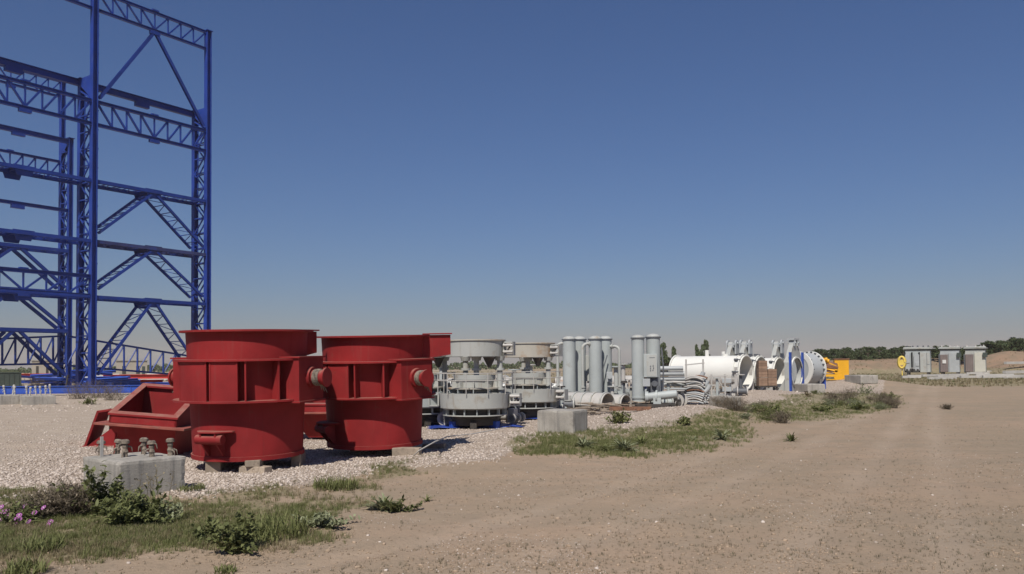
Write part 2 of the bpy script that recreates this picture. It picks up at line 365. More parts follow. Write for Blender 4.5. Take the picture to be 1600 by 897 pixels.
# ------------------------------------------------------------------ ground sheet (one sheet out to the horizon)
def make_ground():
    rr = np.concatenate([np.linspace(.6, 6, 14)[:-1], np.geomspace(6, 60, 330)[:-1], np.geomspace(60, 260, 90)[:-1], np.geomspace(260, 2400, 30)])
    an = np.radians(np.concatenate([np.linspace(-40, 40, 300), np.linspace(40, 320, 60)[1:-1]]))
    A, Q = np.meshgrid(an, rr); P = np.stack([(Q * np.sin(A)).ravel(), (Q * np.cos(A)).ravel()], 1)
    P = np.vstack([[[0, 0]], P]); h = height(P)
    na, nr = len(an), len(rr)
    idx = 1 + np.arange(na * nr).reshape(nr, na); nx = np.roll(idx, -1, 1)
    q = np.stack([idx[:-1], nx[:-1], nx[1:], idx[1:]], -1).reshape(-1, 4)[:, ::-1]
    tris = [(0, int(nx[0, i]), int(idx[0, i]))[::-1] if False else (0, int(nx[0, i]), int(idx[0, i])) for i in range(na)]
    me = bpy.data.meshes.new('ground')
    me.from_pydata(np.column_stack([P, h]).tolist(), [], q.tolist() + tris)
    r0 = np.hypot(P[:, 0], P[:, 1]); ang = np.degrees(np.arctan2(P[:, 0], P[:, 1]))
    gm = grass_mask(P); gv = gravel_mask(P)
    far = sstep(75, 100, r0) * .75 * (vnoise(P, .05, 9) * .8 + .35)
    side = sstep(20, 24, ang) * sstep(72, 92, r0) * .85
    gm = np.clip(np.maximum(gm, np.maximum(far, side)), 0, 1)
    ea = np.clip(bank_h(P) / 1.2 - .25, 0, 1)
    gl = poly([(-500, 604), (700, 612), (520, 640), (300, 660), (120, 690), (60, 735), (0, 740), (-500, 760)])
    sdv = sstep(-1.5, 1.5, sdist(P, gl)) * .9
    fargv = sstep(70, 95, r0) * (P[:, 0] < 5)
    gv = np.maximum(gv, fargv * .8); sdv = np.maximum(sdv, fargv)
    for nm, v in (('gravel', gv), ('grass', gm), ('earth', ea), ('sandy', sdv), ('worn', sstep(.5, 6.5, P[:, 0] - .1 * P[:, 1])), ('track', np.exp(-((rut_dist(P) + (vnoise(P, .9, 18) - .5) * .25) / .30) ** 2) * (.3 + .7 * vnoise(P, .5, 20)))):
        a = me.attributes.new(nm, 'FLOAT', 'POINT'); a.data.foreach_set('value', v.astype(np.float32))
    me.materials.append(GROUND); me.polygons.foreach_set('use_smooth', [True] * len(me.polygons)); me.update()
    bm_flip = me.polygons[0].normal.z < 0
    if bm_flip: me.flip_normals()
    o = link('ground', me); o['kind'] = 'structure'
make_ground()

# ------------------------------------------------------------------ blue steel frame of the unfinished hall
def web_bars(parent, s0, s1, y, z0, z1, n, w, mat=None):
    """verticals in every panel, diagonals falling towards mid span"""
    mat = mat or BLUE
    for i in range(n + 1):
        x = s0 + (s1 - s0) * i / n
        MB().beam((x, y, z0), (x, y, z1), w, w, (0, 1, 0)).build('web_post', mat, parent)
    for i in range(n):
        xa = s0 + (s1 - s0) * i / n; xb = s0 + (s1 - s0) * (i + 1) / n
        za, zb = (z1, z0) if i < n / 2 else (z0, z1)
        MB().beam((xa, y, za), (xb, y, zb), w * 1.25, w * 1.25, (0, 1, 0)).build('web_diagonal', mat, parent)
def truss(parent, s0, s1, y, z0, z1, n=8, cw=.3, w=.13, mat=None):
    mat = mat or BLUE
    m = MB(); m.ibeam((s0, y, z1), (s1, y, z1), cw, cw, .04); m.ibeam((s0, y, z0), (s1, y, z0), cw, cw, .04)
    mid = (s0 + s1) / 2
    m.box((mid, y, z0 - .28), (1.0, .34, .30)); m.box((mid, y, z1 + .2), (.7, .34, .16))
    t = m.build('truss', mat, parent)
    web_bars(t, s0, s1, y, z0 + cw * .3, z1 - cw * .3, n, w, mat)
    return t
def column(parent, s, yo, yi, ho, hi, nub=1):
    for y, h, wd in ((yo, ho, .52), (yi, hi, .46)):
        m = MB(); m.ibeam((s, y, 0), (s, y, h), wd, .52, .05, (1, 0, 0)); m.box((s, y, .04), (1.0, 1.0, .08)); m.box((s, y, h + .03), (.75, .75, .06))
        leg = m.build('column_leg', BLUE, parent)
        if y == yo:
            q = MB()
            for k in range(int(h / 1.75)): q.box((s + .34, y, 1.2 + k * 1.75), (.10, .22, .10))
            q.build('step_lugs', BLUE, leg)
    m = MB(); z = .5; k = 0; sg = 1 if yi > yo else -1
    ya = yo + sg * .28; yb = yi - sg * .28; hm = hi - 1.2
    while z < hm:
        z2 = min(z + 1.55, hm)
        for x in (s - .24, s + .24):
            m.beam((x, ya, z), (x, yb, z), .14, .10, (0, 0, 1))
            a, b = ((ya, yb) if k % 2 else (yb, ya))
            m.beam((x, a, z), (x, b, z2), .13, .09, (1, 0, 0))
        z = z2; k += 1
    o = m.build('lacing', BLUE, parent); o['kind'] = 'stuff'
    g = MB()                                              # knee bracket that carries the crane beam
    for x in (s - .25, s + .25):
        g.prism([(x, yo, hi - 2.2), (x, yi, hi - .5), (x, yi, hi), (x, yo, hi)], (.03, 0, 0))
    g.build('knee_bracket', BLUE, parent)
def lat_pair(parent, s0, z0, s1, z1, ya, yb, w, lace=True, mat=None):
    mat = mat or BLUE
    for y in (ya, yb): MB().ibeam((s0, y, z0), (s1, y, z1), w, w, .035, (0, 1, 0)).build('brace', mat, parent)
    if lace:
        m = MB(); L = math.hypot(s1 - s0, z1 - z0); n = max(4, int(L / .95))
        for i in range(n):
            t0, t1 = (i + .2) / n, (i + 1.0) / n
            pa = (s0 + (s1 - s0) * t0, ya, z0 + (z1 - z0) * t0); pb = (s0 + (s1 - s0) * t0, yb, z0 + (z1 - z0) * t0)
            pc = (s0 + (s1 - s0) * t1, yb if i % 2 else ya, z0 + (z1 - z0) * t1)
            m.beam(pa, pb, .07, .07); m.beam(pa if i % 2 else pb, pc, .06, .06)
        o = m.build('lacing', mat, parent); o['kind'] = 'stuff'
def belt(parent, s0, s1, z, ya, yb, mat=None, h=.31):
    lat_pair(parent, s0, z, s1, z, ya, yb, h, True, mat)
    mid = (s0 + s1) / 2; g = MB()
    for y in (ya, yb): g.prism([(mid - .9, y - .02, z + .25), (mid + .9, y - .02, z + .25), (mid + .6, y - .02, z - .65), (mid - .6, y - .02, z - .65)], (0, .04, 0))
    g.box((mid, (ya + yb) / 2, z + .22), (1.3, abs(yb - ya), .06)); g.build('gusset', mat or BLUE, parent)
FA = R(56)
fr = onx(144, 75)
fA = thing('lattice_structure', 'tall bright blue lattice steel frame with two columns, behind the red ladles', 'steel frame', (fr.x, fr.y, hz(fr)), FA, 'blue steel frame rows')
W2, SP = 2.1, 12.0
for s in (-SP, 0, SP): column(fA, s, 0, W2, 36.9, 28.9)
for b in (-1, 0):
    s0, s1 = b * SP + .3, (b + 1) * SP - .3
    truss(fA, s0, s1, 0, 35.0, 36.75, 8, .26, .11)
    for e in ((s0 + .2, s1 - .2) if b == 0 else ()): MB().ibeam(((s0 + s1) / 2, 0, 34.9), (e, 0, 26.9), .28, .28, .04, (0, 1, 0)).build('brace', BLUE, fA)
    cb = MB(); cb.ibeam((b * SP, W2, 28.55), ((b + 1) * SP, W2, 28.55), .4, .6, .05); cb.box(((s0 + s1) / 2, W2, 28.05), (1.4, .4, .45)); cb.build('crane_beam', BLUE, fA)
    truss(fA, s0, s1, 0, 24.4, 26.5, 8, .30, .13)
    for k, (z, zn) in enumerate(((19.2, 14.5), (13.7, 9.4), (8.65, 1.6))):
        belt(fA, s0, s1, z, 0, W2, RUSTB if (k == 1 and b == 0) else BLUE)
        if b == 0:
            lat_pair(fA, (s0 + s1) / 2 - .3, z - .3, s0 + .2, zn, 0, W2, .22); lat_pair(fA, (s0 + s1) / 2 + .3, z - .3, s1 - .2, zn, 0, W2, .22)
truss(fA, -SP + .3, -.3, 0, 8.75, 10.5, 6, .34, .13)
s2, wB = 12.0, 28.5
fb = Vector((fr.x + math.cos(FA) * s2 - math.sin(FA) * wB, fr.y + math.sin(FA) * s2 + math.cos(FA) * wB, 0))
fB = thing('lattice_structure', 'farther blue lattice steel frame with one slimmer column, at left edge behind the nearer frame', 'steel frame', (fb.x, fb.y, hz(fb)), FA, 'blue steel frame rows')
for s in (-SP, 0): column(fB, s, 0, -1.9, 37.5, 30.0)
s0, s1 = -SP + .3, -.3; md = (s0 + s1) / 2
truss(fB, s0, s1, 0, 35.4, 37.3, 8, .26, .11)
cb = MB(); cb.ibeam((-SP, -1.9, 29.6), (0, -1.9, 29.6), .4, .55, .05); cb.box((md, -1.9, 29.2), (1.4, .4, .4)); cb.build('crane_beam', BLUE, fB)
truss(fB, s0, s1, 0, 25.2, 27.4, 8, .30, .13)
cb = MB(); cb.ibeam((-SP, -1.9, 21.2), (0, -1.9, 21.2), .35, .4, .04); cb.box((md, -1.9, 20.8), (1.4, .4, .4)); cb.build('crane_beam', BLUE, fB)
for z, zn in ((16.3, 11.9), (11.3, 7.1), (6.7, 1.5)):
    lat_pair(fB, s0, z, s1, z, 0, -1.9, .42)
    for e, sg in ((s0 + .2, -1), (s1 - .2, 1)): lat_pair(fB, md + sg * .4, z - .2, e, zn, 0, -1.9, .34, False)

# a long lattice girder propped up behind the frame, and its other half at the left edge
def girder(a_top, b_top, a_bot, b_bot, n, label, th=.22):
    o = a_bot.copy(); t = thing('lattice_girder', label, 'girder', o, 0, 'dark blue lattice girders standing behind the frame')
    at_, bt_, ab_, bb_ = (p - o for p in (a_top, b_top, a_bot, b_bot))
    MB().ibeam(at_, bt_, th, th, .03).build('chord', BLUED, t); MB().ibeam(ab_, bb_, th, th, .03).build('chord', BLUED, t)
    for i in range(n + 1):
        k = i / n; MB().beam(at_.lerp(bt_, k), ab_.lerp(bb_, k), th * .8, th * .8, (0, 1, 0)).build('web_post', BLUED, t)
        if i < n: MB().beam(ab_.lerp(bb_, k), at_.lerp(bt_, (i + 1) / n), th * .6, th * .6, (0, 1, 0)).build('web_diagonal', BLUED, t)
    return t
girder(at(104, 525, 97), at(330, 562, 112), at(104, 571, 97), at(330, 590, 112), 11, 'long dark blue lattice girder sloping down behind the frame towards the red ladle')
girder(at(-60, 532, 93), at(102, 525, 100), at(-60, 571, 93), at(102, 568, 100), 8, 'dark blue lattice girder standing behind the left columns, cut by the left edge')

# ------------------------------------------------------------------ red casting ladles
def body_r(z): return 1.13 + .048 * z
def pol(phi, r, z): return Vector((r * math.sin(phi), -r * math.cos(phi), z))
def ladle(px, D, zlift, label, rot, spout_phi, spout_len, lug_phi, tilt):
    p = onx(px, D); p.z = hz(p) + zlift
    t = thing('casting_ladle', label, 'ladle', p, group='red casting ladles', rot=(R(tilt[0]), R(tilt[1]), facing(p)))
    H, z0, z1, RB = 2.66, 1.235, 2.03, 1.46
    MB().lathe([(0, .02), (1.08, .02), (1.13, .0), (body_r(H), H), (body_r(H) - .05, H), (1.09, .15), (0, .15)], 72).build('shell', RED, t)
    MB().lathe([(1.135, .0), (1.165, .0), (1.168, .09), (1.138, .09)], 72).build('bottom_ring', RED, t)
    MB().lathe([(body_r(H) + .001, H - .03), (1.385, H - .03), (1.385, H + .012), (1.20, H + .012), (1.20, H - .03), (body_r(H), H - .03)], 72).build('rim_flange', RED, t)
    for d in (14, 128, 250):                               # plate joints
        for za, zb_ in ((.1, z0 - .06), (z1 + .06, H - .05)):
            sm = MB(); c0 = pol(R(d + rot + (30 if za > 1 else 0)), 1, 0); e0 = Vector((-c0.y, c0.x, 0))
            sm.prism([c0 * (body_r(za) - .004) - e0 * .008 + Vector((0, 0, za)), c0 * (body_r(za) - .004) + e0 * .008 + Vector((0, 0, za)), c0 * (body_r(zb_) - .004) + e0 * .008 + Vector((0, 0, zb_)), c0 * (body_r(zb_) - .004) - e0 * .008 + Vector((0, 0, zb_))], c0 * .009)
            sm.build('weld_seam', RED, t)
    for z in (z0 - .04, z1): MB().lathe([(body_r(z), z), (RB + .05, z), (RB + .05, z + .04), (body_r(z), z + .04)], 72).build('belt_flange', RED, t)
    ph = lambda d: R(d + rot)
    def rib(d):
        c = pol(ph(d), 1, 0).normalized(); e = Vector((c.y, -c.x, 0)) * .018
        a, b = body_r(z0) - .01, RB + .01
        MB().prism([c * a + Vector((0, 0, z0)) - e, c * b + Vector((0, 0, z0)) - e, c * b + Vector((0, 0, z1)) - e, c * a + Vector((0, 0, z1)) - e], e * 2).build('rib', RED, t, .004)
    def panel(d0, d1):
        a0, a1 = ph(d0) - math.pi / 2, ph(d1) - math.pi / 2
        MB().lathe([(RB - .03, z0), (RB, z0), (RB, z1), (RB - .03, z1)], 10, a0, a1).build('panel', RED, t)
    for d in (-8.5, -2, 24, -65.5, -29.6, -33.4): rib(d)
    panel(-29.4, -8.7); panel(-65, -33.6)
    for d in (180 - 8.5, 180 - 2, 204, 114.5, 150, 147): rib(d)
    panel(151, 171); panel(115, 146)
    for base in (55, 235):                                 # trunnion boxes with their pins
        a = ph(base); c = pol(a, 1, 0); e = Vector((c.y, -c.x, 0)) * -1
        w = .48
        def q(r, k, z): return c * r + e * k + Vector((0, 0, z))
        zt, zb = z1 + .045, z0 - .045
        bx = MB(); bx.prism([q(.95, -w, zb), q(1.55, -w, zb), q(1.55, w, zb), q(.95, w, zb)], (0, 0, zt - zb))
        tb = bx.build('trunnion_box', RED, t, .006)
        for zz in (zb - .035, zt):
            MB().prism([q(1.0, -w - .04, zz), q(1.59, -w - .04, zz), q(1.59, w + .04, zz), q(1.0, w + .04, zz)], (0, 0, .034)).build('cover_plate', RED, tb)
        zc = (z0 + z1) / 2 + .03
        tr = MB().cyl(q(1.53, 0, zc), q(1.90, 0, zc), .155, n=28).build('trunnion', RED, t)
        MB().cyl(q(1.545, 0, zc), q(1.61, 0, zc), .23, .215, n=28).build('collar', RED, tr)
        MB().cyl(q(1.885, 0, zc), q(1.925, 0, zc), .20, n=28).build('end_disc', RED, tr, .004)
        wr = MB(); x_, y_, z_ = basis(c)
        for k in range(5): wr.path([q(1.66 + .028 * k, 0, zc) + (x_ * math.cos(j * .42) + y_ * math.sin(j * .42)) * (.160 + .008 * rnd.random()) for j in range(16)], .016, 6)
        for k in range(3): wr.path([q(1.72, .05, zc - .14), q(1.72 + .04 * k, .10, zc - .21), q(1.73 + .05 * k, .10 + .03 * k, zc - .27 - .03 * k)], [.018, .014, .006], 6)
        wr.build('wire_wrap', RAG, tr)
    a = R(spout_phi); c = pol(a, 1, 0); e = Vector((-c.y, c.x, 0)); w = .46   # pouring spout: open channel
    def q(r, k, z): return c * r + e * k + Vector((0, 0, z))
    sp = MB()
    for k in (-w, w - .03): sp.prism([q(1.12, k, 2.10), q(spout_len, k, 2.20), q(spout_len, k, H), q(1.12, k, H)], e * .03)
    sp.prism([q(1.15, -w, 2.10), q(spout_len, -w, 2.20), q(spout_len, w, 2.20), q(1.15, w, 2.10)], (0, 0, -.03))
    for k in (-w - .06, w - .02): sp.prism([q(1.30, k, H + .014), q(spout_len + .03, k, H + .014), q(spout_len + .03, k + .08, H + .014), q(1.30, k + .08, H + .014)], (0, 0, .03))
    sp.build('spout', RED, t, .004)
    a = R(lug_phi); c = pol(a, 1, 0); e = Vector((-c.y, c.x, 0)); zt = .60   # tipping lug low on the shell
    lg = MB()
    lg.prism([q(1.12, -.40, zt), q(1.22, -.40, zt), q(1.46, -.20, zt), q(1.46, .18, zt), q(1.22, .42, zt), q(1.12, .42, zt)], (0, 0, .03))
    for k in (-.19, .15): lg.prism([q(1.10, k, .12), q(1.17, k, .12), q(1.44, k, zt - .16), q(1.44, k, zt), q(1.10, k, zt)], e * .035)
    lgo = lg.build('tipping_lug', RED, t, .004)
    MB().cyl(q(1.36, -.30, zt - .13), q(1.36, .30, zt - .13), .095, n=22).build('lug_pin', RED, lgo, .003)
    return t
L1 = ladle(389, 18.0, .25, 'front red steel casting ladle, beside the concrete block with bolts', 0, 138, 1.78, -33, (1.2, -.6))
L2 = ladle(586, 20.6, .22, 'farther red steel casting ladle with square spout jutting right, beside grey vessels', -15.5, 96, 1.84, -63, (2.0, -.8))
def timber(px, py, size, rz, label, z=0.0, mat=WOOD):
    p = gnd(px, py); o = MB().box((0, 0, size[2] / 2), size).build('timber_block', mat, None, .012)
    o.location = (p.x, p.y, hz(p) + z - .02); o.rotation_euler = (R(rnd.uniform(-2, 2)), R(rnd.uniform(-2, 2)), rz)
    return tag(o, label, 'timber', 'timber blocks under the red ladles')
timber(399, 743, (.62, .26, .16), R(-20), 'flat weathered timber under front of the front ladle, lower of two')
timber(397, 743, (.30, .30, .13), R(4), 'short timber offcut stacked on a flat timber under the front ladle', .15)
timber(466, 731, (.20, .8, .30), R(6), 'timber end sticking out under right side of the front ladle')
timber(338, 738, (.3, 1.0, .29), R(12), 'shaded timber under left front of the front ladle')
timber(636, 718, (.66, .24, .22), R(-10), 'pale timber under front right of the farther ladle')
timber(679, 705, (.58, .2, .14), R(-14), 'pale timber lying on gravel just right of the farther ladle')
timber(560, 708, (.3, 1.2, .22), R(5), 'shaded timber under middle of the farther ladle')

# red hoppers lying left of and behind the ladles
def hopper(loc, rz, tilt, label, sx=1.0, mouth=.64):
    t = thing('red_hopper', label, 'hopper', loc, group='red steel hoppers', rot=(R(tilt[0]), R(tilt[1]), rz))
    w, d = .78 * sx, .95; zf, zb = .98, .98 + mouth
    def rimz(y): return zf + (zb - zf) * (y + d) / (2 * d)
    th = .05
    def wall(p, q, zlow):                                  # plate between two plan corners, top on the sloping mouth plane
        n = Vector((q[1] - p[1], p[0] - q[0], 0)).normalized() * -th
        return MB().prism([(p[0], p[1], zlow), (q[0], q[1], zlow), (q[0], q[1], rimz(q[1])), (p[0], p[1], rimz(p[1]))], n)
    for p, q in (((-w, -d), (w, -d)), ((w, -d), (w, d)), ((w, d), (-w, d)), ((-w, d), (-w, -d))):
        wall(p, q, .80).build('wall', RED, t)
    rim = MB(); k = .13; sl = (zb - zf) / (2 * d)
    def rp(x, y): return (x, y, rimz(y) + .002)
    for a, b, c2, d2 in (((-w - .03, -d - .03), (w + .03, -d - .03), (w - k, -d + k), (-w + k, -d + k)), ((w + .03, -d - .03), (w + .03, d + .03), (w - k, d - k), (w - k, -d + k)),
                         ((w + .03, d + .03), (-w - .03, d + .03), (-w + k, d - k), (w - k, d - k)), ((-w - .03, d + .03), (-w - .03, -d - .03), (-w + k, -d + k), (-w + k, d - k))):
        rim.prism([rp(*a), rp(*b), rp(*c2), rp(*d2)], (0, 0, .05))
    rim.build('mouth_rim', RED, t, .006)
    fp = MB()
    W, Dp, iw, idp = w + .26, d + .22, w - .04, d - .04
    for a in (((-W, -Dp), (W, -Dp), (iw, -idp), (-iw, -idp)), ((W, -Dp), (W, Dp), (iw, idp), (iw, -idp)), ((W, Dp), (-W, Dp), (-iw, idp), (iw, idp)), ((-W, Dp), (-W, -Dp), (-iw, -idp), (-iw, idp))):
        fp.prism([(x, y, .74) for x, y in a], (0, 0, .05))
    fp.build('flange_plate', REDD, t, .006)
    fn = MB(); A = [(-w, -d), (w, -d), (w, d), (-w, d)]; B = [(-.35, -.62), (.62, -.62), (.62, .62), (-.35, .62)]
    fn.add([(x, y, .74) for x, y in A] + [(x, y, .02) for x, y in B], [(0, 4, 5, 1), (1, 5, 6, 2), (2, 6, 7, 3), (3, 7, 4, 0)])
    fn.add([(x * .93, y * .93, .74) for x, y in A] + [(x * .93, y * .93, .03) for x, y in B], [(0, 1, 5, 4), (1, 2, 6, 5), (2, 3, 7, 6), (3, 0, 4, 7), (4, 5, 6, 7)])
    fn.build('funnel', RED, t)
    for x, y in ((-w * .8, -d * .85), (w * .8, -d * .85), (w * .8, d * .85), (-w * .8, d * .85)):
        MB().prism([(x - .02, y * .75, 0), (x - .02, y * 1.08, 0), (x - .02, y * 1.08, .74), (x - .02, y * .9, .74)], (.04, 0, 0)).build('leg', RED, t)
    return t
p = Vector((-8.82, 20.55, 0)); p.z = hz(p)
hopper((p.x, p.y, p.z + .02), R(3), (0, 5.0), 'open red hopper with sloping rectangular mouth, left of the front ladle')
p = gnd(500, 690)
hopper((p.x, p.y + .9, hz(p) + .05), R(-6), (0, 0), 'red hopper in shade in the gap between the two ladles', 1.15, .35)
def trough(loc, rz, label):
    t = thing('red_trough', label, 'trough', loc, rz)
    MB().prism([(-.95, -.5, .0), (-.62, -.5, .98), (-.55, -.5, 1.0), (-.88, -.5, .0)], (0, 1.5, 0)).build('side_plate', RED, t, .005)
    MB().prism([(-.62, -.5, .94), (.75, -.5, 1.12), (.75, -.5, 1.17), (-.62, -.5, 1.0)], (0, .28, 0)).build('top_flange', RED, t, .005)
    MB().prism([(-.60, .95, .0), (.75, .95, 0), (.75, .95, 1.1), (-.60, .95, .97)], (0, .04, 0)).build('back_plate', RED, t)
    MB().prism([(-1.0, -.75, .0), (.5, -.75, 0), (.5, .95, 0), (-1.0, .95, 0)], (0, 0, .035)).build('base_plate', REDD, t)
    for y in (-.45, .25): MB().prism([(-.85, y, .035), (.45, y, .035), (.02, y, .62), (-.1, y, .62)], (0, .04, 0)).build('gusset', RED, t)
    return t
p = gnd(160, 698); trough((p.x + .45, p.y + .35, hz(p)), R(14), 'red trough with leaning side plate on sandy ground, leftmost of the red pieces')

# ------------------------------------------------------------------ concrete blocks
def bolt(parent, x, y, z, h, kind):
    b = MB()
    if kind == 'bar': b.box((x, y, z + h / 2), (.05, .02, h)); b.build('flat_bar', WHITED, parent); return
    prof = [(.0, 0), (.05, 0), (.042, h * .2), (.055, h * .32), (.038, h * .48), (.05, h * .62), (.04, h * .75), (.075, h * .78), (.072, h * .93), (.045, h), (0, h)]
    M = Matrix.Translation((x, y, z)) @ Matrix.Rotation(R(rnd.uniform(-7, 7)), 4, 'X') @ Matrix.Rotation(R(rnd.uniform(-7, 7)), 4, 'Y')
    b.lathe(prof, 10, M=M)
    for k in range(3):
        a = rnd.uniform(0, 6.28); q = M @ Vector((.05 * math.cos(a), .05 * math.sin(a), h * rnd.uniform(.3, .9)))
        b.path([q, q + Vector((.05 * math.cos(a), .05 * math.sin(a), -.02)), q + Vector((.07 * math.cos(a), .07 * math.sin(a), -.10))], [.02, .015, .005], 6)
    b.build('anchor_bolt', RAG if kind == 'rag' else WHITED, parent)
def concrete(loc, rz, size, label, bolts=(), mat=CONC, sink=.12, group='concrete foundation blocks'):
    t = thing('concrete_block', label, 'concrete block', loc, rz, group) if bolts else None
    sx, sy, h = size; bm = bmesh.new(); bmesh.ops.create_cube(bm, size=1.0)
    bmesh.ops.subdivide_edges(bm, edges=bm.edges[:], cuts=11, use_grid_fill=True)
    sd = abs(int(loc[0] * 37)) % 900
    for v in bm.verts:
        c = v.co.copy(); v.co = Vector((c.x * sx, c.y * sy, c.z * (h + sink) + (h - sink) / 2))
        q = np.array([[v.co.x + v.co.z * .7 + 3, v.co.y - v.co.z * .6 + 5]]); d = .010 * (vnoise(q, 5.0, sd)[0] - .5)
        k = sum(abs(abs(u) - .5) < 1e-4 for u in c)
        if k >= 2:                                          # worn edges and chipped corners
            e = .010 + .05 * max(0.0, vnoise(q, 7.0, sd + 1)[0] - .55) * (1.6 if k == 3 else 1)
            v.co -= Vector([math.copysign(e, u) if abs(abs(u) - .5) < 1e-4 else 0 for u in c])
        else: v.co += Vector([math.copysign(d, u) if abs(abs(u) - .5) < 1e-4 else 0 for u in c])
    me = bpy.data.meshes.new('block'); bm.to_mesh(me); bm.free(); me.materials.append(mat); bo = link('block' if bolts else 'concrete_block', me, t, .006)
    if not bolts: bo.location = loc; bo.rotation_euler.z = rz; return tag(bo, label, 'concrete block', group)
    for (x, y, hh, kd) in bolts: bolt(t, x * sx, y * sy, h - .005, hh, kd)
    return t
p = gnd(187, 784); th1 = math.atan2(.8, .6)
# near corner at p; edge to the right along e1, edge to the left along e2
def block_at(near, e1deg, l1, l2, h, label, bolts=(), **k):
    a = R(e1deg); e1 = Vector((math.cos(a), math.sin(a), 0)); e2 = Vector((-math.sin(a), math.cos(a), 0))
    c = near + e1 * l1 / 2 + e2 * l2 / 2; c.z = hz(c)
    return concrete(c, a, (l1, l2, h), label, bolts, **k)
block_at(p, 50, 1.17, 1.45, .60, 'weathered concrete block with cloth-wrapped anchor bolts on top, in front of the front ladle',
         [(-.30, .36, .28, 'rag'), (-.36, .22, .36, 'bar'), (-.02, .42, .27, 'rag'), (-.15, -.02, .31, 'rag'), (.22, .12, .30, 'rag'), (.10, -.28, .29, 'rag'), (.36, -.32, .31, 'rag')])
block_at(gnd(896, 683), 60, 1.05, 1.25, .70, 'bare concrete block standing beside the grass, in front of the grey tanks')
block_at(gnd(1138, 642), 22, .75, 1.5, .62, 'weathered concrete block behind dry twigs, in front of the white pipes')
block_at(gnd(1262, 619), 12, 1.3, 1.6, .65, 'low concrete block on gravel below the grey bolted drum')
block_at(gnd(1345, 610), 10, 1.5, 2.2, .55, 'pale concrete block just right of the yellow cabinet')
block_at(gnd(38, 634), 40, 1.7, 1.6, .55, 'concrete block with pale anchor bolts at left edge, right one of a pair',
         [(-.3, .3, .62, 'w'), (0, .3, .6, 'w'), (.3, .3, .62, 'w'), (-.3, -.3, .55, 'w'), (.05, -.25, .6, 'w'), (.36, -.3, .7, 'w')])
block_at(gnd(-4, 634), 40, 1.2, 1.8, .58, 'concrete block with anchor bolts cut by the left edge, left one of a pair',
         [(-.3, .3, .62, 'w'), (0, .3, .6, 'w'), (.3, .1, .62, 'w'), (.3, -.3, .55, 'w')])

